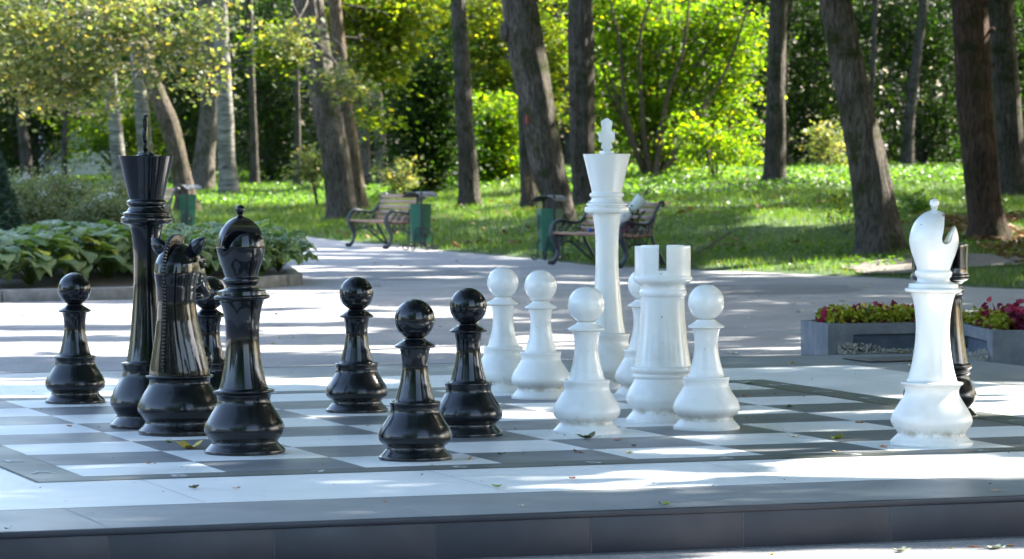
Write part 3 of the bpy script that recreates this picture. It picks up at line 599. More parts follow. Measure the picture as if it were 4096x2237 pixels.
# ------------------------------------------------------------------ leaves and foliage helpers
def leaf_arrays(C, size, flatness=.5, elong=1.5, rg=rng, fold=.18, face=None):
    """C: Nx3 centres; each leaf a diamond folded along its midrib"""
    n = len(C); size = np.broadcast_to(size, n)[:, None]
    nrm = rg.normal(size=(n, 3)); nrm[:, 2] = np.abs(nrm[:, 2]) + flatness; nrm /= np.linalg.norm(nrm, axis=1)[:, None]
    d = rg.normal(size=(n, 3)); d -= nrm * np.sum(d * nrm, 1)[:, None]; d /= np.linalg.norm(d, axis=1)[:, None]; s = np.cross(nrm, d)
    size = size * rg.uniform(.75, 1.25, (n, 1)); L_ = size * .5 * elong ** .5; W = size * .5 / elong ** .5
    a = C - d * L_; b = C + s * W + nrm * W * fold + d * L_ * .15; c_ = C + d * L_; e = C - s * W + nrm * W * fold + d * L_ * .15
    V = np.stack([a, b, c_, e], 1).reshape(-1, 3); i = np.arange(n)[:, None] * 4
    F = np.concatenate([i + [0, 1, 2], i + [0, 2, 3]], 1).reshape(-1, 3)
    return V, F
def leaf_obj(name, C, size, mat, parent=None, **k):
    C = np.asarray(C)
    V, F = leaf_arrays(C, size, **k); 
    if parent is not None: V = V - np.array(parent.location)
    return link(name, nmesh(name, V, F), mat, parent)
def sprays(c, r, n, per, rc=.38, rz=.13, rg=rng, shell=.45):
    """foliage as tilted flat sprays inside an ellipsoid"""
    u = rg.normal(size=(n, 3)); u /= np.linalg.norm(u, axis=1)[:, None]; rad = rg.uniform(shell, 1, n) ** .6
    P = np.array(c) + (u * rad[:, None] * np.array(r) if shell >= 0 else np.clip(rg.normal(size=(n, 3)), -1.9, 1.9) * np.array(r) * .62)
    tilt = rg.normal(size=(n, 3)) * .35 + [0, 0, 1]; tilt /= np.linalg.norm(tilt, axis=1)[:, None]
    o = rg.normal(size=(n, per, 3)) * rc * rg.uniform(.55, 1.3, (n, 1, 1)); k = np.sum(o * tilt[:, None], 2, keepdims=True)
    o = o - tilt[:, None] * k * (1 - rz / rc); o[:, :, 2] -= .25 * (o[:, :, 0] ** 2 + o[:, :, 1] ** 2)
    return (P[:, None] + o).reshape(-1, 3), P

# trunks --------------------------------------------------------------------------------------
def trunk_mesh(path, rads, seg=20, flare=True, ridged=.05, seed=0):
    path = [Vector(p) for p in path]; n = len(path); V = []; F = []
    for i, (p, r) in enumerate(zip(path, rads)):
        hz = p.z - path[0].z
        for k in range(seg):
            a = 2 * math.pi * k / seg
            q = 1 + ridged * mnoise.noise(Vector((math.cos(a) * 2, math.sin(a) * 2, p.z * .8 + seed * 7.1))) * 2
            if seg >= 40:
                a2 = a + .12 * mnoise.noise(Vector((p.z * .9, seed, 0))); q += .045 * abs(mnoise.noise(Vector((math.cos(a2) * 5.5, math.sin(a2) * 5.5, p.z * .55 + seed)))) - .03 + .05 * max(0, mnoise.noise(Vector((math.cos(a) * 1.6, math.sin(a) * 1.6, p.z * 1.3 + seed * 2))) - .35)
            if flare: q += .22 * max(0, 1 - hz / .55) ** 2 * (1 + .9 * mnoise.noise(Vector((math.cos(a) * 3, math.sin(a) * 3, seed * 3.3))))
            V.append((p.x + r * q * math.cos(a), p.y + r * q * math.sin(a), p.z))
    for i in range(n - 1):
        for k in range(seg):
            k2 = (k + 1) % seg; F.append((i * seg + k, i * seg + k2, (i + 1) * seg + k2, (i + 1) * seg + k))
    V.append(tuple(path[-1])); 
    me = bpy.data.meshes.new('trunk'); me.from_pydata(V, [], F + [((n - 1) * seg + k, (n - 1) * seg + (k + 1) % seg, n * seg) for k in range(seg)]); me.update()
    me.polygons.foreach_set('use_smooth', np.ones(len(me.polygons), bool)); return me
TRUNKS = {}
TREES = []      # (root, x, y) of trees that carry a share of the canopy
def tree(name, base, outline, mat, label, cat='tree', group=None, height=15, canopy=True, limbs=3, seg=20, depth=None, lean_top=True):
    """outline: [(y, x_left, x_right)] bottom first, seen at the trunk's own distance"""
    g = ground_at(*base) if depth is None else at(base[0], base[1], depth)
    if depth is not None: g.z = tz(g.x, g.y)
    d = g.y; P = []; Rr = []
    for y, xl, xr in outline:
        p = at((xl + xr) / 2, y, d); P.append(Vector((p.x, d, p.z))); Rr.append((xr - xl) / 2 * d / FPX)
    P[0].z = g.z - .12 if P[0].z - g.z < .5 else P[0].z
    if P[0].z > g.z: P.insert(0, Vector((P[0].x, d, g.z - .12))); Rr.insert(0, Rr[0] * 1.05)
    # carry on above the picture
    dx = (P[-1].x - P[-2].x) / max(P[-1].z - P[-2].z, .1); top = P[-1].copy(); r0 = Rr[-1]; k = 5
    for i in range(1, k + 1):
        f = i / k; z = top.z + (height - top.z) * f; P.append(Vector((top.x + dx * (z - top.z) * (1 - .6 * f), d + .5 * math.sin(f * 3 + g.x), z))); Rr.append(r0 * (1 - .8 * f))
    # resample
    big = (outline[0][2] - outline[0][1]) > 60 and d < 90; ns_ = 16 if big else 6; seg = 56 if big else seg
    Q = crv(P, ns_); rr = []
    for i in range(len(P) - 1):
        for q in range(ns_): rr.append(Rr[i] * (1 - q / ns_) + Rr[i + 1] * q / ns_)
    rr.append(Rr[-1])
    root = empty(name, (g.x, g.y, g.z), 0, label, cat, group)
    me = trunk_mesh([p - Vector(root.location) for p in Q], rr, seg, seed=len(TREES) + g.x); tr = link('trunk', me, mat, root)
    if big:
        for k_ in range(3):
            z0 = random.uniform(.9, 3.8); j = min(range(len(Q)), key=lambda q: abs(Q[q].z - g.z - z0)); a = random.choice([random.uniform(-2.9, -.2), 0., 3.1]); s_ = Q[j] - Vector(root.location); dv = Vector((math.cos(a), math.sin(a), .35)); r_ = rr[j]
            st = MB(); st.tube([s_ + dv * r_ * .7, s_ + dv * r_ * 1.05, s_ + dv * (r_ * 1.05 + random.uniform(.03, .12))], [r_ * .2, r_ * .13, r_ * .09], 9); st.build('branch_stub', mat, root)
    if limbs:
        lb = MB()
        for i in range(limbs):
            z0 = random.uniform(5.5, height * .7); j = min(range(len(Q)), key=lambda q: abs(Q[q].z - z0)); a = random.uniform(0, 6.28); L_ = random.uniform(2.5, 4.5)
            s_ = Q[j] - Vector(root.location); pts = crv([s_, s_ + Vector((math.cos(a) * L_ * .4, math.sin(a) * L_ * .4, 1.0)), s_ + Vector((math.cos(a) * L_, math.sin(a) * L_, 2.6))], 4)
            lb.tube(pts, [rr[j] * .45 * (1 - .8 * q / len(pts)) + .015 for q in range(len(pts))], 7)
        lb.build('limbs', mat, root)
    if canopy: TREES.append((root, Q[-2].x, Q[-2].y))
    TRUNKS[root.name] = Q
    return root, Q, rr, d

T = {}
T['oak'] = tree('oak_tree', (470, 531), [(531, 428, 512), (500, 440, 498), (400, 424, 472), (300, 393, 447), (200, 360, 402), (100, 330, 368), (0, 283, 325), (-60, 262, 300)], M['b_oak'], 'leaning dark oak trunk behind the black king, mossy on its sunlit side')
T['birch1'] = tree('birch_tree', (303, 492), [(492, 278, 330), (470, 282, 322), (400, 279, 316), (300, 272, 306), (200, 262, 294), (100, 250, 282), (0, 244, 274)], M['b_birch'], 'pale birch trunk left of the black king, dark cracks at its foot')
T['birch2'] = tree('birch_tree', (372, 470), [(470, 350, 400), (380, 348, 384), (300, 340, 378), (200, 332, 366), (100, 322, 354), (0, 314, 344)], M['b_birch'], 'second pale birch trunk, close behind the cross of the black king')
T['birch3'] = tree('birch_tree', (575, 494), [(494, 545, 604), (460, 550, 600), (400, 548, 592), (300, 546, 588), (200, 542, 582), (100, 537, 576), (0, 533, 571)], M['b_birch'], 'straight birch trunk above the black bishop, grey and white bark')
T['big1'] = tree('linden_tree', (862, 551), [(551, 816, 906), (520, 820, 898), (400, 808, 882), (300, 788, 864), (200, 772, 842), (100, 757, 828), (0, 736, 815), (-50, 722, 800)], M['b_grey'], 'thick leaning grey trunk left of the first bench')
T['behind1'] = tree('linden_tree', (905, 530), [(532, 878, 930), (500, 880, 922), (400, 866, 908), (300, 852, 894), (200, 842, 880), (100, 834, 868), (0, 826, 858)], M['b_tan'], 'leaning trunk with a sunlit edge, right behind the thick grey trunk')
T['pale1'] = tree('hornbeam_tree', (920, 470), [(470, 903, 938), (380, 902, 932), (300, 898, 926), (150, 888, 914), (0, 880, 904)], M['b_grey'], 'slim grey trunk, left one of a close pair behind the leaning trunk', height=12)
T['pale2'] = tree('hornbeam_tree', (965, 470), [(470, 946, 984), (380, 942, 974), (300, 938, 966), (150, 930, 956), (0, 926, 950)], M['b_grey'], 'slim grey trunk, right one of a close pair above the first bench', height=12)
T['t9'] = tree('birch_tree', (1186, 520), [(520, 1150, 1222), (495, 1154, 1208), (400, 1152, 1200), (300, 1147, 1190), (200, 1142, 1185), (100, 1138, 1178), (0, 1134, 1171)], M['b_dark'], 'dark furrowed trunk standing alone between the two benches')
T['t10b'] = tree('linden_tree', (1328, 527), [(527, 1304, 1354), (500, 1310, 1350), (400, 1306, 1348), (300, 1304, 1344), (200, 1302, 1338), (0, 1296, 1330)], M['b_dark'], 'mossy lower trunk behind the leaning trunk, left of the second bin', height=13)
T['t10'] = tree('linden_tree', (1418, 568), [(568, 1376, 1462), (530, 1372, 1446), (450, 1344, 1428), (400, 1330, 1418), (300, 1312, 1402), (200, 1292, 1384), (100, 1272, 1366), (0, 1263, 1352), (-50, 1256, 1340)], M['b_grey'], 'thick leaning trunk with a burl and a red paint mark behind the second bin')
T['t11'] = tree('linden_tree', (1472, 522), [(522, 1438, 1506), (480, 1442, 1498), (400, 1436, 1494), (300, 1433, 1497), (200, 1430, 1497), (100, 1428, 1495), (0, 1430, 1492)], M['b_dark'], 'upright dark trunk right beside the cross of the white king')
T['t12'] = tree('hornbeam_tree', (1950, 464), [(464, 1906, 1994), (440, 1918, 1980), (400, 1922, 1978), (300, 1925, 1976), (200, 1930, 1976), (100, 1933, 1978), (0, 1938, 1983)], M['b_dark'], 'fluted dark trunk on the sunny bank right of the maple thicket')
T['t13'] = tree('linden_tree', (2222, 637), [(637, 2152, 2290), (600, 2154, 2272), (500, 2145, 2250), (400, 2130, 2230), (300, 2113, 2206), (200, 2094, 2184), (100, 2075, 2162), (0, 2060, 2143), (-50, 2052, 2132)], M['b_grey'], 'largest leaning trunk, left of the white bishop, mossy at its foot')
T['t14'] = tree('maple_tree', (2488, 602), [(604, 2430, 2552), (560, 2436, 2534), (500, 2430, 2520), (400, 2420, 2510), (300, 2408, 2502), (200, 2402, 2496), (100, 2396, 2490), (0, 2392, 2482)], M['b_red'], 'reddish brown trunk above and right of the white bishop')
T['t15'] = tree('maple_tree', (2552, 492), [(492, 2512, 2600), (450, 2512, 2582), (300, 2505, 2572), (150, 2492, 2560), (0, 2480, 2550)], M['b_dark'], 'dark trunk at the right edge, behind the reddish one')
for nm, base, ol, mt, lab in [
    ('t16', (66, 462), [(462, 48, 84), (400, 50, 80), (300, 42, 66), (150, 34, 56), (0, 26, 44)], 'b_dark', 'slim dark trunk at the far left above the flowering shrub'),
    ('t17', (162, 462), [(462, 153, 171), (400, 154, 168), (300, 156, 168), (150, 150, 162), (0, 146, 156)], 'b_dark', 'very thin dark trunk between the slim dark trunk and the birches'),
    ('t18', (640, 474), [(474, 626, 656), (400, 630, 650), (300, 628, 646), (150, 622, 640), (0, 618, 636)], 'b_dark', 'thin dark trunk a little right of the straight birch'),
    ('t19', (748, 474), [(474, 736, 762), (400, 740, 758), (300, 742, 756), (150, 738, 752), (0, 734, 748)], 'b_dark', 'thin dark trunk between the straight birch and the thick grey trunk'),
    ('t20', (1768, 432), [(432, 1744, 1792), (380, 1750, 1788), (300, 1748, 1780), (150, 1742, 1772), (0, 1738, 1766)], 'b_dark', 'dark trunk inside the maple thicket, behind its leaves'),
    ('t21', (2052, 412), [(412, 2044, 2062), (300, 2046, 2062), (200, 2046, 2060), (0, 2042, 2054)], 'b_tan', 'thin pale bare trunk between the fluted trunk and the largest leaning trunk'),
    ('t22', (2118, 412), [(412, 2102, 2136), (300, 2108, 2132), (150, 2112, 2134), (0, 2110, 2128)], 'b_dark', 'dark trunk just left of the largest leaning trunk'),
    ('t23', (2246, 404), [(404, 2228, 2266), (300, 2232, 2258), (200, 2240, 2266), (0, 2262, 2286)], 'b_dark', 'dark bent trunk right behind the largest leaning trunk'),
    ('t24', (2276, 404), [(404, 2266, 2290), (300, 2268, 2288), (150, 2272, 2290), (0, 2280, 2296)], 'b_dark', 'thin dark trunk beside the bent one, deep in the wood'),
    ('t25', (2150, 408), [(408, 2180, 2196), (300, 2184, 2198), (150, 2190, 2204), (0, 2196, 2210)], 'b_dark', 'thin straight trunk deep in the wood, right of the largest leaning trunk at its middle'),
    ('t26', (521, 470), [(470, 514, 528), (400, 515, 527), (300, 512, 523), (100, 506, 516), (0, 504, 512)], 'b_dark', 'thin dark trunk between the leaning oak and the straight birch'),
    ('t27', (1700, 428), [(428, 1690, 1712), (300, 1694, 1712), (0, 1690, 1706)], 'b_dark', 'straight thin trunk far behind the maple stems')]:
    T[nm] = tree('woodland_tree', base, ol, M[mt], lab, group='thin trees deep in the wood', height=11, limbs=2, seg=12, depth={'t25': 104}.get(nm))
# burl and red mark on the leaning trunk
rt_, Q_, rr_, d_ = T['t10']; l_ = Vector(rt_.location)
mb = MB(); p = at(1272, 82, d_ - .1) - l_; mb.ell(p, (.10, .14, .17), 14, 10); mb.ell(p + Vector((-.04, -.06, .05)), (.06, .07, .06), 10, 8); mb.build('burl', M['b_grey'], rt_)
mb = MB(); p = at(1326, 302, d_) - l_; mb.ell((p.x, -.345, p.z), (.028, .02, .085), 10, 8); mb.build('red_mark', M['binred'], rt_)

# out of frame trees that shade the path and board (toward the sun) and stand behind the viewer
k = 0
side = [(11, 24, 'broad shade tree at the sunny side of the board'), (19, 31, 'tall shade tree past the first one on the sunny side'), (12.5, 37, 'shade tree beside the planters'), (22, 45, 'shade tree deep on the sunny side'), (12.5, 49, 'shade tree at the end of the dirt strip'), (20, 60, 'far shade tree on the bank'), (15.5, 70, 'shade tree above the bank'), (26, 80, 'shade tree on the upper bank'), (14, 88, 'upper shade tree near the wood edge'), (30, 66, 'outer shade tree on the bank'), (4, 100, 'tree deep in the wood behind the maple'), (-8, 98, 'tree deep in the wood behind the birches'), (20, 102, 'tree deep in the wood at the right'),
        (-16, 50, 'tree left of the flower bed'), (-19, 70, 'tree far left of the lawn'), (-18, 26, 'tree left of the board')]
back = [(-9, -14, 'leafy tree behind the viewer at the left'), (-4, -22, 'leafy tree behind the viewer'), (0.5, -30, 'leafy tree farther behind the viewer'), (30, -8, 'leafy tree behind the viewer, far right'), (-19, -4, 'leafy tree left of the viewer'), (-7, -42, 'tall tree far behind the viewer'), (-14, -32, 'tall tree far behind and left of the viewer'), (38, -14, 'tall tree far behind and right of the viewer')]
for i, (x, y, lab) in enumerate(side + back):
    z = tz(x, y) if y > boundary(x) else 0; root = empty('shade_tree', (x, y, max(z, 0)), 0, lab, 'tree', 'shade trees around the square')
    h = 13; pts = [Vector((.15 * math.sin(q + i), .15 * math.cos(q * 1.3 + i), -.1 + h * q / 12)) for q in range(13)]
    link('trunk', trunk_mesh(pts, [.30 * (1 - .8 * q / 12) for q in range(13)], 12, seed=i), M['b_grey'], root)
    TREES.append((root, x, y))

# canopy: every crown leaf belongs to the nearest tree; leaves placed and cut away to shape the sun patches
def fbm(X, Y, s, seed=0.):
    o = np.zeros(len(X)); a = 1.
    for k in range(4):
        f = s * 2 ** k; th = seed + k * 1.7; u = X * math.cos(th) + Y * math.sin(th); v = -X * math.sin(th) + Y * math.cos(th)
        o += a * np.sin(u * f * 1.13 + 2.1 * np.sin(v * f * .71 + seed)) * np.cos(v * f * .93 + 1.7 * np.sin(u * f * .57 + k)); a *= .6
    return o / 2.2 * .5 + .5
# sun patches: (x0, x1, y0, y1, strength, plane) in survey coordinates of the ground they fall on
PATCH = [(-900, 640, 764, 818, 1.0), (-900, 600, 832, 848, 1.0), (-900, 560, 858, 897, 1.0), (560, 900, 730, 812, .8), (640, 1000, 822, 842, .9), (600, 1260, 868, 890, .75), (900, 1300, 770, 800, .6), (1240, 1580, 800, 860, .6),
         (740, 1330, 620, 652, .55), (700, 1300, 668, 700, .5), (1300, 2300, 690, 716, .35), (1400, 2000, 740, 790, .3), (1700, 2400, 830, 880, .25), (1250, 1500, 850, 880, .7), (1450, 3700, 1376, 1440, 1.0)]
DPATCH = [(-900, 950, 948, 968, .7), (-900, 340, 972, 1000, .4), (1000, 1560, 1010, 1034, .5), (1200, 1500, 1035, 1052, .8), (1830, 2300, 985, 1006, .35), (1850, 2700, 1026, 1044, .6), (2300, 3400, 955, 1045, .75), (1560, 2250, 1128, 1142, .7), (1250, 1500, 1197, 1205, .8), (1480, 2000, 1182, 1207, 1), (1850, 3600, 1144, 1205, 1), (1250, 3600, 1212, 1236, .5), (2000, 2300, 1088, 1100, .4)]
GPATCH = [(440, 1110, 478, 518, 1.0), (560, 800, 520, 545, .4), (1080, 1330, 526, 556, .8), (1480, 2090, 424, 470, 1.0), (2000, 2480, 410, 478, .75), (1870, 2170, 534, 572, .8), (1500, 1900, 480, 520, .35), (1760, 2310, 655, 690, .85), (2430, 2600, 560, 610, .7), (2300, 2430, 480, 520, .4), (180, 330, 478, 500, .9), (860, 1110, 600, 622, .45), (2050, 2420, 590, 625, .25)]
def litmap(G, deck):
    """probability that the sun reaches ground points G (Nx2)"""
    X, Y = G[:, 0], G[:, 1]; out = np.full(len(G), .04)
    z = np.where(Y > boundary(X), terrain(X, Y), 0) if not deck else np.full(len(G), DECK)
    px, py = project(np.stack([X, Y, z], 1))
    px = px + 60 * (fbm(X, Y, .9, 3.) - .5); 
    ds = (py - CY + 252.) / 14256.          # picture rows squeeze with distance; wobble the patch edges in metres
    py = py + (fbm(X * .55, Y, 1.3, 1.) - .5) * np.clip(1.5 * (py - 387) ** 2 / 14256., 1, 40) * .18
    for (a, b, c0, c1, s) in (DPATCH if deck else PATCH + GPATCH):
        m = (px > a) & (px < b) & (py > c0) & (py < c1); out = np.where(m, np.maximum(out, s), out)
    if not deck:
        wood = np.where(Y > 74, np.where(X > 4.0, .13, .78), 0); wood = np.where(Y > 101, np.minimum(wood, .22), wood); out = np.where(Y > boundary(X) + 14, np.maximum(out, wood), out)
        out = np.where(Y < 10, .03, out); out = np.where((X < -7.5) & (Y > 48), np.maximum(out, .7), out)
    return out
def canopy():
    zones = [(-14, 16, 5, 60, 1500, 4.0), (-16, 16, 60, 124, 1000, 1.7), (-12, 8, -10, 4, 1, 2.2), (-34, 20, -52, -8, 1, 1.6)]
    allP = []; allS = []
    for (x0, x1, y0, y1, nn, cov) in zones:
        area = (x1 - x0) * (y1 - y0); lv = .30; n = int(area * cov / (lv * lv * .42))
        # clumps of leaves, so light falls in patches
        ncl = n // 9; g = np.stack([rng.uniform(x0, x1, ncl), rng.uniform(y0, y1, ncl)], 1); h = rng.uniform(6.8, 13.5, ncl)
        g = np.repeat(g, 9, 0); h = np.repeat(h, 9) + rng.normal(size=ncl * 9) * .35
        P = np.stack([g[:, 0] + OFF[0] * h, g[:, 1] + OFF[1] * h, h], 1); P[:, :2] += rng.normal(size=(len(P), 2)) * .42
        # where does each leaf throw its shadow?
        gx_ = P[:, :2] - OFF * P[:, 2:3]; gd = P[:, :2] - OFF * (P[:, 2:3] - DECK)
        dx, dy = gd[:, 0], gd[:, 1]; bx = (dx * CH + dy * SH) / CELL + BC[0]; by = (-dx * SH + dy * CH) / CELL + BC[1]
        on = (bx > X0) & (bx < X1) & (by > Y0) & (by < Y1)
        zt = np.where(P[:, 1] * 0 + gx_[:, 1] > boundary(gx_[:, 0]), terrain(gx_[:, 0], gx_[:, 1]), 0); gg = P[:, :2] - OFF * (P[:, 2:3] - zt[:, None])
        lit = np.where(on, litmap(gd, True), litmap(gg, False))
        q = np.where(on[:, None], gd, gg); ns = fbm(q[:, 0], q[:, 1], 1.1, 5.); ns = .5 + (ns - .5) * 1.25
        soft = (lit > .95) | (ns < lit); keep = ~soft | (rng.random(len(P)) < .02)
        # leaves may not hang in the field of view
        fx, fy = project(P); vis = (fy > -60) & (fx > -150) & (fx < 2730) & (P[:, 1] > 2)
        keep &= ~vis
        az = np.degrees(np.arctan2(P[:, 0], 17 - P[:, 1])); keep &= ~((P[:, 1] < 9) & (az > 7) & (az < 44))     # gap cut in the unseen leaves so the black pieces mirror sky
        allP.append(P[keep]); 
    P = np.concatenate(allP); tx = np.array([(a, b) for _, a, b in TREES])
    own = np.argmin(((P[:, None, :2] - tx[None]) ** 2).sum(2), 1)
    for i, (root, a, b) in enumerate(TREES):
        C = P[own == i]
        if len(C) < 40:
            C2, _ = sprays((a, b, 10.5), (2.2, 2.2, 2), 40, 12, .8, .3); C = np.concatenate([C, C2])
        leaf_obj('crown', C, rng.uniform(.24, .42, len(C)), M['l_can'], root, flatness=.9)
    return len(P)
print('canopy leaves', canopy())

# ------------------------------------------------------------------ foliage seen in the picture
def bush(name, label, cat, parts, mat, n, per, size, base, stems=5, depth=None, rc=.38, rz=.13, group=None, stemmat='b_dark', sr=.03, root=None, shell=.45):
    """parts: [(x, y, halfwidth, halfheight)] crown lobes in survey coordinates at distance depth"""
    if root is None:
        g = at(base[0], base[1], depth); g.z = tz(g.x, g.y); root = empty(name, g, 0, label, cat, group); mk = True
    else: g = Vector(root.location); mk = False
    tot = sum(p[2] * p[3] for p in parts); Cs = []; sb = MB()
    for (x, y, hw, hh) in parts:
        c_ = at(x, y, depth); rx, rz_ = hw * depth / FPX, hh * depth / FPX; k = max(3, int(n * hw * hh / tot))
        C, P = sprays(c_, (rx, max(rx * .7, .5), rz_), k, per, rc, rz, shell=shell); Cs.append(C)
        if not mk: tq = min(TRUNKS[root.name], key=lambda v: abs(v.z - (c_.z + .9)))
        for q in P[:max(2, k // 12)]:
            s_ = g if mk else tq; mid = Vector(s_).lerp(Vector(q), .55) + Vector((random.uniform(-.3, .3), random.uniform(-.2, .2), .25))
            sb.tube([p_ - g for p_ in crv([Vector(s_) - Vector((0, 0, .05)), mid, Vector(q)], 4)], [sr * (1 - .8 * w_ / 8) for w_ in range(9)], 5)
    C = np.concatenate(Cs); C = C[C[:, 2] > terrain(C[:, 0], C[:, 1]) + .02]
    sb.build('stem' if mk else 'branches', M[stemmat], root); leaf_obj('foliage' if mk else 'hanging_leaves', C, rng.uniform(size * .7, size * 1.25, len(C)), M[mat], root, flatness=.8)
    return root
# low branches of the trees that frame the view
bush(None, None, None, [(40, 60, 150, 75), (230, 30, 150, 60), (90, 150, 150, 60), (250, 130, 100, 60), (60, 240, 110, 34), (450, 120, 80, 40), (510, 40, 80, 50), (470, 185, 70, 34), (200, 225, 100, 34), (330, 40, 70, 50)], 'l_oak', 200, 42, .10, None, depth=67, rc=.30, rz=.07, root=T['oak'][0], stemmat='b_oak', sr=.03, shell=-1)
bush(None, None, None, [(900, 20, 110, 60), (975, 110, 80, 60), (930, 190, 50, 40), (1000, 30, 70, 50), (930, 305, 36, 22), (715, 120, 40, 70)], 'l_yel', 230, 46, .105, None, depth=80.5, rc=.30, rz=.07, root=T['behind1'][0], stemmat='b_dark', shell=-1)
bush(None, None, None, [(860, 195, 40, 26), (900, 232, 36, 20), (735, 90, 30, 50)], 'l_oak', 34, 36, .11, None, depth=74, rc=.22, rz=.06, root=T['big1'][0], stemmat='b_grey', shell=-1)
SH_ = 'young trees and bushes under the wood'
K = dict(group=SH_, shell=-1, rz=.07)
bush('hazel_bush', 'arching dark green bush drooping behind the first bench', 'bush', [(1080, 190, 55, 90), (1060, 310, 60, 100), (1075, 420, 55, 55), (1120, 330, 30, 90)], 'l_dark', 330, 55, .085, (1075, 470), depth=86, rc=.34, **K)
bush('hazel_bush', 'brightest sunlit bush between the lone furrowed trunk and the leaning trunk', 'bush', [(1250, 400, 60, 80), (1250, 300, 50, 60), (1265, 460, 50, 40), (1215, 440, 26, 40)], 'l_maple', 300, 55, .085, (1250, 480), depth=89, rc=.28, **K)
bush('young_maple', 'many stemmed young maple with glowing yellow green leaves right of the white king', 'tree', [(1640, 40, 130, 70), (1590, 170, 110, 80), (1740, 170, 110, 80), (1650, 290, 120, 70), (1830, 110, 80, 90), (1850, 250, 60, 60), (1550, 320, 50, 60), (1540, 60, 60, 80), (1600, 400, 60, 26), (1710, 400, 45, 24)], 'l_maple', 420, 46, .09, (1640, 455), depth=84, rc=.25, stemmat='b_tan', sr=.05, **K)
mroot = [o for o in COL.objects if o.name == 'young_maple'][0]; gm = Vector(mroot.location)
for pts in [[(1630, 455), (1600, 380), (1570, 250), (1560, 120), (1530, -20)], [(1640, 455), (1622, 360), (1612, 200), (1612, 80), (1650, -30)], [(1650, 455), (1660, 360), (1680, 240), (1720, 120), (1735, -20)], [(1660, 455), (1700, 380), (1760, 280), (1830, 170), (1880, 20)], [(1636, 455), (1612, 400), (1580, 340), (1540, 200)], [(1655, 455), (1690, 400), (1720, 330), (1790, 240)]]:
    P3 = [at(x, y, 82.6 + .4 * random.random()) - gm for x, y in pts]; P3[0].z = -.05; P3 = crv(P3, 5); st = MB(); st.tube(P3, [.075 * (1 - .75 * q / len(P3)) for q in range(len(P3))], 8); st.build('stem', M['b_tan'], mroot)
bush('young_maple', 'low bright maple sapling with drooping sprays, left of the fluted trunk', 'tree', [(1850, 342, 60, 12), (1790, 385, 46, 30), (1765, 330, 60, 26)], 'l_maple', 44, 46, .085, (1800, 452), depth=80, rc=.24, sr=.02, **K)
bush('hornbeam_sapling', 'yellow green sapling crown above the bright bush', 'tree', [(1240, 110, 55, 120), (1100, 50, 70, 60), (1400, 140, 34, 140), (1230, 230, 50, 60)], 'l_yel', 330, 55, .095, (1230, 470), depth=98, rc=.34, **K)
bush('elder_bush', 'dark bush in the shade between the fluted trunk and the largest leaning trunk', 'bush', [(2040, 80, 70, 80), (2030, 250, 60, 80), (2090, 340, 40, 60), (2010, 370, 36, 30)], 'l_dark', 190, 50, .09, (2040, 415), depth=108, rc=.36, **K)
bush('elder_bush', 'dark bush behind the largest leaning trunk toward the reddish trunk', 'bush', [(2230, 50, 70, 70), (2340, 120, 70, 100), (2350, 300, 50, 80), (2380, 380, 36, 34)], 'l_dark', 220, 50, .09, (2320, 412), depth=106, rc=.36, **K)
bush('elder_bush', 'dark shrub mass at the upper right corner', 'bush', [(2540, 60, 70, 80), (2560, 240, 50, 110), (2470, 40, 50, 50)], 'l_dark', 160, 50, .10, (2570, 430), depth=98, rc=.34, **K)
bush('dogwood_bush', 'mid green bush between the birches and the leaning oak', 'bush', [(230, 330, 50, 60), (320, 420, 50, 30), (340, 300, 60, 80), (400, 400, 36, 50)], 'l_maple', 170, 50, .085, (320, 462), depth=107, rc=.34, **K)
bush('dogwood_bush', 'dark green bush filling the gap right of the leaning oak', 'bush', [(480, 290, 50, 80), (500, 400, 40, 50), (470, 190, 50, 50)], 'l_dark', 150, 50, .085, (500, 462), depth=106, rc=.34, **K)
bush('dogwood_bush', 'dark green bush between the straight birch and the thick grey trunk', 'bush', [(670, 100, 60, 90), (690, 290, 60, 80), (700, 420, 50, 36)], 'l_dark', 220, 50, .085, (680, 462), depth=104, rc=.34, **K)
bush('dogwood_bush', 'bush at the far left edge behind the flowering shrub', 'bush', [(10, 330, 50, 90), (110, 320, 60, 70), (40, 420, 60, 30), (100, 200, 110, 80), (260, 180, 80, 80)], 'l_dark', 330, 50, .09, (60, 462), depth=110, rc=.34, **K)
bush('dogwood_bush', 'rusty tinged low bush beside the thick grey trunk', 'bush', [(785, 415, 26, 40), (1000, 440, 30, 30)], 'l_oak', 50, 40, .08, (800, 474), depth=84, rc=.2, **K)
bush('elder_bush', 'rusty low bush in the shade left of the largest leaning trunk', 'bush', [(2085, 350, 34, 30), (2100, 400, 26, 16)], 'l_oak', 40, 36, .08, (2090, 415), depth=88, rc=.2, **K)
bush('elder_bush', 'small bright bush low between the fluted trunk and the dark trunk in the thicket', 'bush', [(1870, 390, 30, 26)], 'l_maple', 26, 40, .08, (1880, 425), depth=92, rc=.2, **K)
bush('privet_sapling', 'thin twiggy sapling in front of the largest leaning trunk at its left', 'bush', [(2115, 490, 26, 25), (2122, 540, 18, 30)], 'l_yel', 12, 14, .06, (2128, 600), depth=55, rc=.18, group=None, sr=.008)
bush('nettle_clump', 'bright tuft of leaves right of the foot of the largest leaning trunk', 'plant', [(2310, 525, 22, 18)], 'cover', 14, 30, .07, (2310, 560), depth=60, rc=.12, sr=.008)
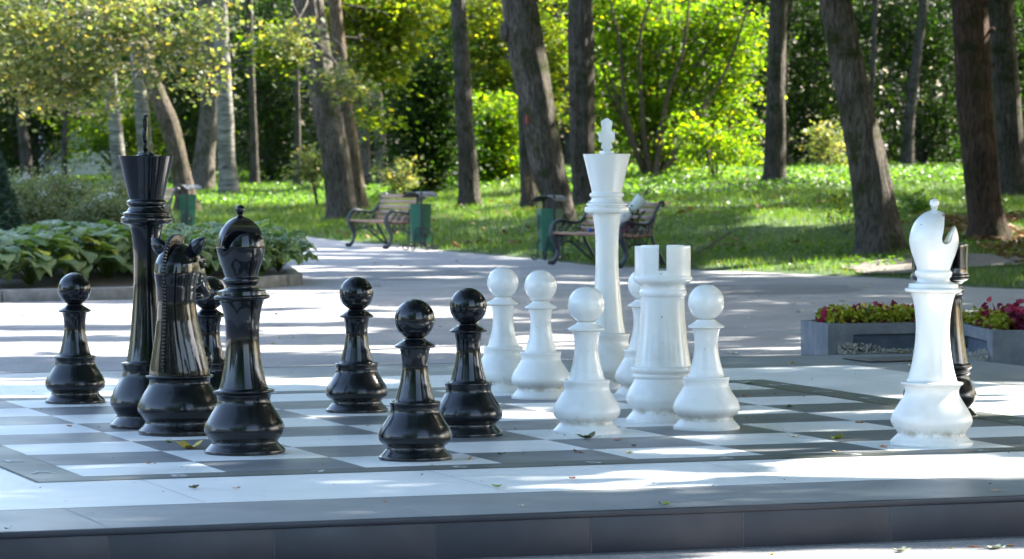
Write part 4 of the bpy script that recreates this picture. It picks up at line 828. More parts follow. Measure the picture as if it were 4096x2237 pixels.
# the wood beyond: one far mass, and tall thin trunks within it
n = 250000
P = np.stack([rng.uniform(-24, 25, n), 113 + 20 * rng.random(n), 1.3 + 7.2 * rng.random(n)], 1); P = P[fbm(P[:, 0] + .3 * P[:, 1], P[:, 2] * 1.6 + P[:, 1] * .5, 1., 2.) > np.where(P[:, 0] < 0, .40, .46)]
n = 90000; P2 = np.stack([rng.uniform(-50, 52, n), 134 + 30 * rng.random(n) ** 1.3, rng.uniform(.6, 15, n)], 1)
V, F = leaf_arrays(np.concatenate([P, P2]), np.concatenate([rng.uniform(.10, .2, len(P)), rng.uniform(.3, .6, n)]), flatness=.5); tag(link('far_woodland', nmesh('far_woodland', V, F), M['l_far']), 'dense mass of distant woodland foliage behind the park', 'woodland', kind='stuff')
for i in range(16):
    x = -24 + i * 3.2 + random.uniform(-1, 1); y = random.uniform(104, 114); r_ = random.uniform(.09, .2)
    root = empty('woodland_tree', (x, y, tz(x, y)), 0, ['slender dark trunk far back in the wood', 'dim distant trunk standing in deep shade'][i % 2], 'tree', ['far trunks in the wood', 'dim far trunks in the wood'][i % 2])
    pts = [Vector((.3 * math.sin(q * .5 + i), 0, -.1 + q * 1.1)) for q in range(11)]; link('trunk', trunk_mesh(pts, [r_ * (1 - .06 * q) for q in range(11)], 10, seed=i), M['b_dark'], root)
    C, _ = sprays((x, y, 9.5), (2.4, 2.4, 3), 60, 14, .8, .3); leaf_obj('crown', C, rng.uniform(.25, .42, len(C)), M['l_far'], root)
for s in (-1, 1):     # woods at both sides, seen only from beside the camera
    n = 16000; P = np.stack([s * rng.uniform(34, 60, n), rng.uniform(30, 118, n), rng.uniform(.5, 13, n)], 1)
    V, F = leaf_arrays(P, rng.uniform(.45, .8, n)); tag(link('side_woodland', nmesh('side_woodland', V, F), M['l_far']), ['belt of trees along the left side of the park', 'belt of trees along the right side of the park'][s > 0], 'woodland', kind='stuff')
n = 26000; a = rng.uniform(0, math.pi, n); r_ = rng.uniform(40, 58, n); P = np.stack([r_ * np.cos(a), -r_ * np.sin(a) + 14, rng.uniform(.4, 12, n) * (.75 + .35 * np.sin(a * 9) * np.sin(a * 4 + 1))], 1)
az = np.degrees(np.arctan2(P[:, 0], 17 - P[:, 1])); P = P[~((az > 7) & (az < 44) & (P[:, 2] > 3.2))]
V, F = leaf_arrays(P, rng.uniform(.5, .9, len(P))); tag(link('rear_woodland', nmesh('rear_woodland', V, F), M['l_far']), 'belt of trees closing the square behind the viewer', 'woodland', kind='stuff')
# white building glimpsed through the trees
g = at(205, 400, 112); g.z = tz(g.x, g.y)
hs = empty('garden_house', g, R(12), 'white walled building glimpsed through the trees at the far left', 'building')
MB().box((0, 0, .8), (2.4, 2.5, 1.9)).build('wall', M['wallwhite'], hs, bevel=.02)
r_ = MB(); r_.add([(-1.4, -1.5, 1.76), (1.4, -1.5, 1.76), (1.4, 1.5, 1.76), (-1.4, 1.5, 1.76), (-1.4, 0, 2.4), (1.4, 0, 2.4)], [(0, 1, 5, 4), (2, 3, 4, 5), (0, 4, 3), (1, 2, 5), (3, 2, 1, 0)]); r_.build('roof', M['roof'], hs, smooth=False)
wd = MB().box((.5, -1.262, 1.1), (.6, .04, .7)).build('window', M['wallwhite'], hs, bevel=.008); MB().box((.5, -1.285, 1.1), (.48, .02, .58)).build('pane', M['glass'], wd, smooth=False)

# ------------------------------------------------------------------ grass, ground cover, litter
def scatter(n, y0, y1, pad=1.15, seed=1, extra=0):
    rg = np.random.default_rng(seed); Y = y0 + (y1 - y0) * rg.random(n) ** 1.15; hw = Y * .1375 * pad + 2.6 + extra; X = rg.uniform(-1, 1, n) * hw
    return X, Y, rg
def blades(name, n, y0, y1, h0, h1, wd, mat, seed, label, far=1.0, mask=None):
    X, Y, rg = scatter(n, y0, y1, seed=seed); k = Y > boundary(X) + .06 + .2 * rg.random(n) ** 2
    dens = fbm(X, Y, .8, 4.); k &= rg.random(n) < .35 + .9 * dens
    if mask is not None: k &= mask(X, Y)
    X, Y = X[k], Y[k]; n = len(X); Z = terrain(X, Y); sc = .6 + .8 * fbm(X, Y, .5, 8.)
    h = rg.uniform(h0, h1, n) * sc * (1 + (far - 1) * np.clip((Y - 55) / 40, 0, 1)); a = rg.uniform(0, 6.28, n); w_ = wd * rg.uniform(.7, 1.3, n) * (1 + .8 * np.clip((Y - 50) / 50, 0, 1))
    dx, dy = np.cos(a) * w_, np.sin(a) * w_; lx, ly = rg.normal(size=n) * h * .4, rg.normal(size=n) * h * .4
    V = np.stack([np.stack([X - dx, Y - dy, Z - .01], 1), np.stack([X + dx, Y + dy, Z - .01], 1), np.stack([X + lx, Y + ly, Z + h], 1)], 1).reshape(-1, 3)
    F = np.arange(3 * n).reshape(-1, 3); tag(link(name, nmesh(name, V, F), mat), label, 'grass', kind='stuff')
dirtmask = lambda X, Y: ~((((X - 5.35) / 1.1) ** 2 + ((Y - 46.6) / 1.4) ** 2) < 1) & ~((X > 6.6) & (Y > 47) & (Y < 57) & (fbm(X, Y, .7, 2.) > .35))
blades('grass', 520000, 38.5, 112, .035, .10, .006, M['grass'], 3, 'mown green lawn running back under the trees', 1.5, dirtmask)
def covers(name, n, y0, y1, label, mask, seed, size, zr):
    X, Y, rg = scatter(n, y0, y1, seed=seed); k = (Y > boundary(X) + .4) & mask(X, Y, rg)
    X, Y = X[k], Y[k]; P = np.stack([X, Y, terrain(X, Y) + zr[0] + (zr[1] - zr[0]) * rg.random(len(X)) * fbm(X, Y, .9, 1.)], 1)
    V, F = leaf_arrays(P, rg.uniform(size * .7, size * 1.3, len(P)), flatness=1.1, elong=1.25, rg=rg); tag(link(name, nmesh(name, V, F), M['cover']), label, 'ground cover', kind='stuff')
covers('ground_cover', 300000, 62, 116, 'leafy green ground cover along the back of the lawn', lambda X, Y, rg: (Y > np.where(X > 1, 70, 84) + 5 * fbm(X, Y, .4)) , 5, .062, (.02, .26))
covers('clover_patch', 42000, 47, 76, 'low broad leaved patches in the lawn at the right', lambda X, Y, rg: (X > .5) & (fbm(X, Y, .55, 6.) > .52), 6, .05, (.02, .10))
X, Y, rg = scatter(5200, 45, 100, seed=9); k = (Y > boundary(X) + .3) & ((fbm(X, Y, .5, 7.) > .60) | (X > 6.4) & (Y < 60)); X, Y = X[k], Y[k]
V, F = leaf_arrays(np.stack([X, Y, terrain(X, Y) + rg.uniform(.04, .09, len(X))], 1), rg.uniform(.05, .12, len(X)), flatness=2.); tag(link('leaf_litter', nmesh('leaf_litter', V, F), M['litter']), 'brown and orange fallen leaves strewn over the lawn', 'fallen leaves', kind='stuff')
n = 5000; rg = np.random.default_rng(4); X = rg.uniform(6.2, 9.5, n); Y = rg.uniform(45, 58, n); k = fbm(X, Y, .7, 2.) > .3; X, Y = X[k], Y[k]
V, F = leaf_arrays(np.stack([X, Y, terrain(X, Y) + rg.uniform(.015, .06, len(X))], 1), rg.uniform(.05, .11, len(X)), flatness=2.); tag(link('leaf_litter', nmesh('leaf_litter', V, F), M['litter']), 'thick carpet of dry brown leaves around the foot of the reddish trunk', 'fallen leaves', kind='stuff')
# dead branch on the lawn and dry weeds
b = MB(); p = spot(1780, 662); 
for (x0, y0, x1, y1, r_) in [(1730, 655, 1840, 592, .014), (1775, 631, 1850, 622, .009), (1800, 616, 1790, 590, .007)]:
    a_ = ground_at(x0, y0); c_ = ground_at(x1, y1); b.tube([v - a_ if 0 else v for v in crv([a_ + Vector((0, 0, .02)), a_.lerp(c_, .5) + Vector((.05, 0, .06)), c_ + Vector((0, 0, .05))], 4)], r_, 5)
tag(b.build('fallen_branch', M['b_dark']), 'thin dead branch lying on the lawn right of the second bench', 'branch')
g = ground_at(1345, 530); wd_ = empty('dry_weed', g, 0, 'dry straw coloured weed stalks arching beside the mossy lower trunk', 'weed'); b = MB()
for k in range(9):
    a_ = random.uniform(-1, 1); b.tube(crv([(a_ * .1, 0, 0), (a_ * .2 - .1, -.05, .45), (a_ * .45, -.1, .62 + .12 * random.random()), (a_ * .6 + .1, -.1, .38)], 5), .006, 5)
b.build('stalks', M['b_tan'], wd_)

# ------------------------------------------------------------------ flower bed
fl = spot(0, 760); fr = spot(738, 719); l2 = Vector((-16, 33.0, 0))
BED = [(-16, 33.6), (fl.x, fl.y), ((spot(340, 753)).x, spot(340, 753).y), (fr.x - .12, fr.y - .15), (fr.x + .02, fr.y + .25), (-3.2, 50), (-3.95, 57), (-5.4, 62), (-9, 65), (-16, 66)]
mb = MB(); zs = .09; nb = len(BED); cx_, cy_ = -7.5, 50
V = [(x, y, zs) for x, y in BED] + [(x * .86 + cx_ * .14, y * .86 + cy_ * .14, zs + .07) for x, y in BED] + [(cx_, cy_, zs + .14)]
mb.add(V, [(i, (i + 1) % nb, nb + (i + 1) % nb, nb + i) for i in range(nb)] + [(nb + i, nb + (i + 1) % nb, 2 * nb) for i in range(nb)]); tag(mb.build('bed_soil', M['soil'], smooth=True), kind='structure')
kr = empty('kerb', (0, 0, 0), 0, 'grey concrete kerb around the flower bed', 'kerb'); i = 0
for (a_, b_) in zip(BED[:-1], BED[1:]):
    a_, b_ = Vector((*a_, 0)), Vector((*b_, 0)); L_ = (b_ - a_).length; d = (b_ - a_) / L_; n = max(1, round(L_ / 1.15)); an = math.atan2(d.y, d.x)
    if L_ < .6: n = 1
    for k in range(n):
        c_ = a_ + d * (L_ * (k + .5) / n); m = Matrix.Rotation(an, 3, 'Z')
        MB().box((c_.x, c_.y, .06), (L_ / n - .012, .15, .14 + .006 * random.random()), m).build('kerb_stone', M['kerb'], kr, bevel=.012)
def hosta_mesh(n, R_, H, lw, seed):
    rd = random.Random(seed); V = []; F = []; UV = []; nu, nv = 5, 7
    for k in range(n):
        f = (k + .5) / n; a = k * 2.39996 + rd.uniform(-.3, .3); out = R_ * (.25 + .75 * f ** .7) * rd.uniform(.85, 1.1); hh = H * (1 - .62 * f ** 1.6) * rd.uniform(.82, 1.12); s = lw * rd.uniform(.75, 1.2)
        L_ = s * 1.22; bx, bz = out - L_ * .35, hh; droop = .42 + .95 * f + rd.uniform(-.2, .4); roll = rd.uniform(-.4, .4); i0 = len(V)
        for v in range(nv):
            t_ = v / (nv - 1); wprof = math.sin(math.pi * min(1, t_ * .93 + .07) ** .62) ** .8 * (1 - .1 * t_) + .02
            th = .35 - droop * t_ * 1.15; x = bx + L_ * t_ * math.cos(th * .6); z = bz + L_ * (math.sin(.35) * t_ - droop * .5 * t_ * t_)
            for u in range(nu):
                e = (u / (nu - 1) - .5) * 2; y = e * s * .52 * wprof; zz = z + abs(e) * s * .13 * wprof - e * e * s * .09 + y * roll + .012 * math.sin(v * 2.2 + e * 3 + k)
                V.append((x * math.cos(a) - y * math.sin(a), x * math.sin(a) + y * math.cos(a), max(zz, .03))); UV.append((u / (nu - 1), t_))
        for v in range(nv - 1):
            for u in range(nu - 1): q = i0 + v * nu + u; F.append((q, q + 1, q + nu + 1, q + nu))
    me = nmesh('hosta_leaves', V, F, smooth=True); uv = me.uv_layers.new(name='UVMap'); li = np.empty(len(me.loops), np.int32); me.loops.foreach_get('vertex_index', li)
    uv.data.foreach_set('uv', np.array(UV, np.float32)[li].ravel()); return me
hm = [hosta_mesh(58, .56, .52, .22, s) for s in range(3)]; hv = [hosta_mesh(74, .50, .46, .15, 10 + s) for s in range(3)]; hy = hosta_mesh(40, .4, .42, .15, 33)
for m_ in hm: m_.materials.append(M['h_green'])
for m_ in hv: m_.materials.append(M['h_var'])
hy.materials.append(M['h_yel'])
def petioles(R_, H, n, seed):
    rd = random.Random(seed); b = MB()
    for k in range(n):
        a = k * 2.4; o_ = R_ * (.2 + .6 * (k / n)); h = H * (1 - .5 * k / n); b.tube([(0, 0, 0), (o_ * .4 * math.cos(a), o_ * .4 * math.sin(a), h * .6), (o_ * math.cos(a), o_ * math.sin(a), h)], .007, 5)
    me = b.mesh('stalks'); me.materials.append(M['grass']); return me
pt = petioles(.56, .48, 26, 1)
def hosta(x, d, kind, k, lab, sc=1.0, grp='green hostas in the bed'):
    p = at(x, 700, d); o = empty('hosta_plant', (p.x, p.y, zs + .03), random.uniform(0, 6), lab, 'plant', grp); o.scale = (sc, sc, sc)
    link('leaves', {'g': hm, 'v': hv, 'y': [hy]}[kind][k % (1 if kind == 'y' else 3)], None, o); link('stalks', pt, None, o)
for i, (x, d, s, lab) in enumerate([(-30, 39.4, 1., 'green hosta at the very left edge of the photo, front row'), (75, 39.9, 1., 'green hosta in the front row left of the leftmost pawn'), (175, 40.6, 1.06, 'green hosta in the front row right above the leftmost pawn'), (268, 41.2, 1.08, 'broadest green hosta, front row, right of the leftmost pawn'), (345, 41.9, .9, 'green hosta in the front row hidden partly by the black king'),
    (20, 41.4, 1., 'green hosta in the second row at the left edge'), (120, 42.0, 1.12, 'tallest green hosta, second row, above the leftmost pawn'), (215, 42.6, 1.1, 'green hosta in the second row right of the tallest one'), (305, 43.2, .95, 'green hosta in the second row left of the black king'), (400, 43.0, .8, 'green hosta between the black king and the knight')]): hosta(x, d, 'g', i, lab, s)
for i, (x, d, s, lab) in enumerate([(450, 42.4, 1., 'cream edged hosta behind the knight ears'), (520, 42.9, 1.05, 'cream edged hosta in front, between knight and bishop'), (590, 43.2, 1., 'cream edged hosta in front, hidden by the black bishop'), (655, 43.6, .98, 'cream edged hosta in front, at the kerb corner right of the bishop'), (700, 44.6, .95, 'rightmost cream edged hosta at the path side'), (560, 44.6, 1.1, 'cream edged hosta in the second row left of the bishop mitre'), (640, 45.2, 1.15, 'cream edged hosta in the second row right of the bishop mitre'), (490, 44.4, 1.1, 'cream edged hosta in the second row above the knight')]): hosta(x, d, 'v', i, lab, s, 'cream edged hostas in the bed')
for i, (x, d, s, lab) in enumerate([(500, 46.6, 1., 'yellowing hosta behind the cream edged ones, nearer the knight'), (560, 47.4, 1., 'yellowing hosta behind the cream edged ones, nearer the bishop'), (445, 46.4, .8, 'small yellowing hosta beside the black king')]): hosta(x, d, 'y', i, lab, s, 'yellowing hostas')
# flowering shrubs
def fshrub(x, d, hw, top, lab, nfl):
    p = at(x, 600, d); h = EYE - (top - 387) * d / FPX - .1; rx = hw * d / FPX; o = empty('flowering_shrub', (p.x, p.y, .12), 0, lab, 'shrub', 'airy shrubs with small white flowers')
    C, P = sprays((p.x, p.y, .12 + h * .52), (rx, rx * .8, h * .52), 150, 95, .15, .09, shell=.3); C = C[C[:, 2] > .14]; leaf_obj('foliage', C, rng.uniform(.022, .045, len(C)), M['l_spir'], o, flatness=.4)
    b = MB()
    for q in P[:46]: b.tube(crv([(0, 0, 0), (Vector(q) - Vector(o.location)) * .55 + Vector((0, 0, .08)), Vector(q) - Vector(o.location)], 4), .006, 4)
    b.build('twigs', M['b_tan'], o)
    T_ = P[P[:, 1] < p.y + .2]; T_ = T_[np.argsort(-T_[:, 2] - rng.random(len(T_)) * .5)][:nfl]
    for q in T_:
        Cf = np.array(q) + [0, -.1, .06] + rng.normal(size=(26, 3)) * [.026, .026, .02]; leaf_obj('flower_cluster', Cf, .030, M['petal'], o)
fshrub(40, 45.5, 130, 452, 'airy grey green shrub with white flowers at the left edge', 6); fshrub(165, 46.2, 120, 448, 'airy grey green shrub with white flowers, middle one of three', 6); fshrub(262, 45.2, 75, 500, 'lower grey green shrub with white flowers, nearest the black king', 5)
fshrub(300, 48, 40, 470, 'thin flowering twig shrub reaching toward the crown of the black king', 2)
p = at(-18, 600, 43.6); o = empty('young_spruce', (p.x, p.y, .12), 0, 'blue green young spruce at the left edge behind the hostas', 'tree'); Cs = []
for k in range(60):
    z = .1 + 1.35 * k / 60; r_ = .62 * (1 - k / 64); n = 150; a = rng.uniform(0, 6.28, n); u = rng.random(n) ** .5 * r_; Cs.append(np.stack([p.x + np.cos(a) * u, p.y + np.sin(a) * u, .12 + z - u * .25 + rng.normal(size=n) * .02], 1))
leaf_obj('needles', np.concatenate(Cs), rng.uniform(.05, .08, 60 * 150), M['l_spruce'], o, elong=7.); MB().tube([(0, 0, -.02), (0, 0, 1.5)], [.03, .006], 8).build('trunk', M['b_dark'], o)
n = 9000; n = 26000; X = rng.uniform(-15.5, -2.9, n); Y = rng.uniform(34.6, 64, n); k = (X < -2.9 - np.clip(Y - 50, 0, 20) * .2) & ((Y > 43) | ((X < -6.8) & (Y > 35.2 + (X + 16) * .45))); X, Y = X[k], Y[k]
V, F = leaf_arrays(np.stack([X, Y, .12 + .22 * rng.random(len(X)) * fbm(X, Y, 1.2)], 1), rng.uniform(.05, .1, len(X)), flatness=1.); tag(link('bed_greenery', nmesh('bed_greenery', V, F), M['cover']), 'low mixed greenery filling the back of the flower bed', 'ground cover', kind='stuff')

# ------------------------------------------------------------------ benches
def bench(p, ux, uy, L_, lab):
    """p: foot of the first end frame, u: direction along the bench; sitter looks to the right-hand side of u"""
    an = math.atan2(uy, ux); root = empty('park_bench', p, an, lab, 'bench')
    def frame(x):
        fr = MB(); fl = (1.5, 1, 1)
        def tb(pts, r, n=6): 
            pts = crv([(x, a, b) for a, b in pts], n); k = len(pts)
            if hasattr(r, '__len__'): rr = [np.interp(i / (k - 1), np.linspace(0, 1, len(r)), r) for i in range(k)]
            else: rr = r
            fr.tube(pts, rr, 8, flat=fl)
        tb([(-.07, .035), (-.02, .03), (.035, .10), (.06, .20), (.02, .32), (-.02, .40), (-.035, .48), (0, .56), (.07, .605), (.16, .60), (.30, .575), (.40, .585), (.47, .66), (.52, .76), (.56, .845), (.605, .875), (.635, .85), (.62, .815), (.59, .825)], [.035, .034, .026, .03, .042, .045, .03, .025, .025, .02, .02, .02, .022, .022, .022, .022, .02, .018, .012])
        tb([(.49, .68), (.46, .55), (.45, .44), (.50, .30), (.58, .16), (.64, .05), (.69, .025)], [.02, .02, .022, .022, .022, .024, .03])
        tb([(.03, .16), (.08, .26), (.17, .315), (.28, .30), (.40, .21), (.52, .11), (.61, .05)], .016)
        tb([(-.02, .42), (.2, .405), (.45, .43)], .02)
        fr.ell((x, -.055, .032), (.03, .045, .032), 10, 8)
        for (cy, cz, r) in [(.10, .37, .034), (.20, .365, .03), (.29, .355, .036), (.37, .32, .03), (.42, .27, .03), (.10, .50, .042), (.20, .49, .04), (.30, .48, .042), (.39, .50, .038), (.15, .555, .022), (.25, .545, .022), (.35, .55, .022), (.08, .32, .02)]:
            a0 = random.uniform(0, 6); fr.tube([(x, cy + r * (1 - .06 * k) * math.cos(a0 + k * .62), cz + r * (1 - .06 * k) * math.sin(a0 + k * .62)) for k in range(12)], .0085, 5, flat=(1.4, 1, 1))
        for (a, b) in [((.04, .43), (.13, .58)), ((.15, .43), (.22, .585)), ((.25, .42), (.34, .58)), ((.35, .42), (.42, .58)), ((.14, .31), (.1, .41)), ((.24, .31), (.25, .41)), ((.33, .27), (.40, .42)), ((.44, .18), (.47, .36))]: tb([a, ((a[0] + b[0]) / 2 + .015, (a[1] + b[1]) / 2), b], .008, 3)
        fr.build('end_frame', M['iron'], root, angle=60)
    frame(0); frame(L_)
    for k, y in enumerate(np.linspace(.0, .40, 5)): MB().box((L_ / 2, y, .436 - .02 * math.sin(k / 4 * math.pi)), (L_ + .06, .083, .032)).build('seat_slat', M['slatwood'], root, bevel=.006)
    for k in range(5):
        f = k / 4; y = .455 + .10 * f + .01 * f * f; z = .49 + .345 * f; MB().box((L_ / 2, y - .02, z), (L_ + .05, .026, .062), Matrix.Rotation(R(-15), 3, 'X')).build('back_slat', M['slatwood'], root, bevel=.005)
    return root
p1 = spot(883, 621); p1 = Vector((p1.x, p1.y, 0)); b1 = bench(p1, .38, -.925, 1.75, 'slatted bench beside the first green bin, near the thick grey trunk')
p2 = spot(1394, 666); bench(Vector((p2.x, p2.y, 0)), .45, -.893, 1.95, 'bench behind the white king with a bouquet and bags on it')
d3 = 73.6; q = at(312, 560, d3 + .6); bench(Vector((q.x, q.y, 0)), .40, -.9165, 1.55, 'distant bench half hidden by the crown of the black king')

def bin_(p, lab, rz=0, sc=1.0):
    root = empty('litter_bin', p, rz, lab, 'litter bin', 'green litter bins beside the benches'); root.scale = (sc,) * 3
    V = []; 
    for (z, r) in ((.14, .165), (.74, .19)):
        for k in range(6): a = R(30 + 60 * k + 12); V.append((r * math.cos(a), r * math.sin(a), z))
    b = MB(); b.add(V, [(k, (k + 1) % 6, 6 + (k + 1) % 6, 6 + k) for k in range(6)] + [(5, 4, 3, 2, 1, 0)])
    V2 = [(x * .95, y * .95, z) for x, y, z in V[6:]] + [(x * .93, y * .93, .3) for x, y, z in V[6:]]; n0 = 0
    b.add(V2, [(k, 6 + k, 6 + (k + 1) % 6, (k + 1) % 6) for k in range(6)] + [tuple(range(6, 12))]); b.add(V[6:] + V2[:6], [(k, (k + 1) % 6, 6 + (k + 1) % 6, 6 + k) for k in range(6)])
    b.build('body', M['bingreen'], root, smooth=False)
    for (x, y) in ((.035, -.195), (-.065, .195)):
        MB().box((x, y, .49), (.032, .032, .88)).build('post', M['iron'], root, bevel=.004)
    c_ = MB(); xs_ = [-.205, -.13, -.06, .07, .14, .21]; zs_ = [.845, .905, .93, .93, .905, .855]
    for i in range(5):
        V = []
        for y in (-.21, .21):
            for q, dz in ((i, 0), (i + 1, 0), (i + 1, -.008), (i, -.008)): V.append((xs_[q], y, zs_[q] + dz))
        c_.add(V, [(0, 1, 5, 4), (1, 2, 6, 5), (2, 3, 7, 6), (3, 0, 4, 7), (0, 3, 2, 1), (4, 5, 6, 7)])
    c_.build('roof_plate', M['bincap'], root, smooth=False, rot=(0, 0, R(-38)))
    for (x, y) in ((-.235, -.06), (-.10, -.17), (.12, -.17), (.235, .02)):
        s = MB(); d = Vector((x, y, 0)).normalized(); pts = [Vector((x * .62, y * .62, .30)), Vector((x * .80, y * .80, .25)), Vector((x * .78, y * .78, .16))] 
        cc = Vector((x, y, .062)); sp = [cc + Vector((d.x * .058 * (1 - .045 * k) * math.cos(2.6 + k * .5), d.y * .058 * (1 - .045 * k) * math.cos(2.6 + k * .5), .054 * (1 - .045 * k) * math.sin(2.6 + k * .5))) for k in range(16)]
        s.tube(crv(pts + [sp[0]], 3) + sp[1:], .0115, 6); s.build('scroll_foot', M['iron'], root)
    o_ = MB()
    for s in (-1, 1): o_.tube([(.035 + s * .06 + .045 * math.cos(k * .5) * s, -.205, .30 + .065 * math.sin(k * .5)) for k in range(14)], .012, 5); o_.tube(crv([(.035 + s * .10, -.20, .28), (.035 + s * .075, -.205, .2), (.035, -.205, .12)], 5), .007, 5)
    for k, (y0_, z0_) in enumerate([(-.02, .6), (.0, .5)]): o_.tube([(-.172 - .002 * k, y0_ - .03 + .03 * math.cos(q * .55), z0_ + .05 * math.sin(q * .55)) for q in range(12)], .009, 5)
    o_.tube(crv([(-.175, -.03, .58), (-.178, -.05, .48), (-.172, -.05, .36), (-.168, -.02, .25)], 5), .006, 5)
    o_.build('ironwork', M['iron'], root)
q = spot(1057, 632); bin_(Vector((q.x, q.y + .2, 0)), 'green bin right of the nearer left bench, red scratch on its post', R(-4))
q = spot(1384, 657); bin_(Vector((q.x, q.y + .2, 0)), 'green bin left of the bench with the bouquet', R(8))
q = at(482, 560, 74.5); bin_(Vector((q.x, q.y - .9, 0)), 'distant green bin right of the black king crown', R(-6))

# things on the second bench
B2 = Matrix.Translation((p2.x, p2.y, 0)) @ Matrix.Rotation(math.atan2(-.893, .45), 4, 'Z')
def on2(x, y, z): return B2 @ Vector((x, y, z))
q = at(1590, 575, 49.9); o = empty('bouquet', on2(1.66, .26, .455), 0, 'bouquet of pink flowers wrapped in pale paper leaning on the bench back', 'bouquet')
ax = Vector((.30, -.02, .34)).normalized(); b = MB(); bs = Vector((-.12, -.04, .13)); pts = [bs + ax * (.46 * k / 8) for k in range(9)]
b.tube(pts, [.09, .088, .08, .074, .07, .072, .078, .085, .09], 14, flat=(1, .75, 1)); w1 = b.build('wrapping', M['paper'], o, bevel=0)
leaf_obj('blossoms', np.array(Vector(o.location) + bs) + rng.normal(size=(170, 3)) * [.06, .055, .055], rng.uniform(.035, .07, 170), M['pink'], o)
leaf_obj('foliage', np.array(Vector(o.location) + bs + ax * .2) + rng.normal(size=(90, 3)) * [.06, .05, .07] + [.08, -.03, -.04], rng.uniform(.03, .05, 90), M['l_dark'], o)
leaf_obj('dark_blossoms', np.array(Vector(o.location) + bs) + [.17, -.03, -.01] + rng.normal(size=(50, 3)) * [.035, .03, .03], rng.uniform(.03, .05, 50), M['wine'], o)
b = MB(); tp = bs + ax * .5; [b.tube(crv([tp, tp + Vector((.04 * s, 0, .05)), tp + Vector((.02 * s + .03, 0, .1)), tp + Vector((.01, 0, .02))], 4), .005, 5) for s in (-1, 1, 2)]; b.build('ribbon', M['darkcloth'], o)
b = MB(); b.ell((0, 0, .09), (.12, .09, .10), 16, 10); b.ell((.05, 0, .15), (.06, .06, .07), 12, 8); o = empty('cloth_bag', on2(1.40, .28, .452), 0, 'crumpled grey pink cloth bag on the bench beside the bouquet', 'bag'); b.build('pouch', M['bag'], o)
b = MB(); b.ell((0, 0, .0), (.075, .05, .10), 14, 8); b.tube([(-.04, 0, .08), (0, 0, .14), (.04, 0, .08)], .006, 5); o = empty('dark_pouch', on2(1.44, .38, .60), 0, 'dark pouch leaning on the bench back behind the cloth bag', 'bag'); b.build('pouch', M['darkcloth'], o)
o = empty('drink_bottle', on2(.98, .06, .49), R(10), 'bottle with a bright blue cap lying on the bench seat', 'bottle'); b = MB(); b.tube([(0, 0, 0), (.03, 0, 0), (.06, 0, 0), (.2, 0, 0), (.22, 0, 0)], [.014, .016, .032, .034, .028], 14); b.build('flask', M['darkcloth'], o); b = MB(); b.tube([(-.045, 0, 0), (0, 0, 0)], .027, 14); b.build('cap', M['bluecap'], o)

# squirrel
q = spot(1152, 629); sq = empty('red_squirrel', (q.x, q.y, 0), 0, 'red squirrel with a grey bushy tail on the path edge', 'squirrel')
def skin(name, pts, edges, rad, mat, parent, sub=2):
    me = bpy.data.meshes.new(name); me.from_pydata(pts, edges, []); o = link(name, me, None, parent)
    m = o.modifiers.new('s', 'SKIN'); sv = me.skin_vertices[0].data
    for i, r in enumerate(rad): sv[i].radius = (r, r) if not hasattr(r, '__len__') else r
    sv[0].use_root = True; m.use_smooth_shade = True; s = o.modifiers.new('u', 'SUBSURF'); s.levels = sub; s.render_levels = sub
    applied(o); o.data.materials.clear(); o.data.materials.append(mat); o.data.polygons.foreach_set('use_smooth', np.ones(len(o.data.polygons), bool)); return o
pts = [(.045, 0, .045), (.01, 0, .060), (-.03, 0, .078), (-.055, 0, .098), (-.078, 0, .118), (-.104, 0, .113),
       (.055, .022, .028), (.028, .03, .010), (.055, .034, .006), (.055, -.022, .028), (.028, -.03, .010), (.055, -.034, .006),
       (-.05, .018, .06), (-.062, .022, .03), (-.066, .022, .006), (-.05, -.018, .06), (-.062, -.022, .03), (-.066, -.022, .006), (-.074, .012, .138), (-.074, -.012, .138)]
ed = [(0, 1), (1, 2), (2, 3), (3, 4), (4, 5), (0, 6), (6, 7), (7, 8), (0, 9), (9, 10), (10, 11), (2, 12), (12, 13), (13, 14), (2, 15), (15, 16), (16, 17), (4, 18), (4, 19)]
skin('body', pts, ed, [.034, .033, .026, .02, .021, .009, .018, .008, .007, .018, .008, .007, .01, .007, .006, .01, .007, .006, .006, .006], M['fur'], sq)
skin('tail', [(.07, 0, .035), (.10, 0, .06), (.125, 0, .10), (.15, 0, .14), (.185, 0, .155), (.205, 0, .135)], [(i, i + 1) for i in range(5)], [.012, .022, .030, .031, .026, .012], M['furgrey'], sq)
MB().ell((-.052, 0, .072), (.016, .017, .034), 12, 8).build('belly', M['furlight'], sq)
for s in (-1, 1): MB().ell((-.09, s * .017, .122), (.004, .003, .004), 8, 6).build('eye', M['eye'], sq)

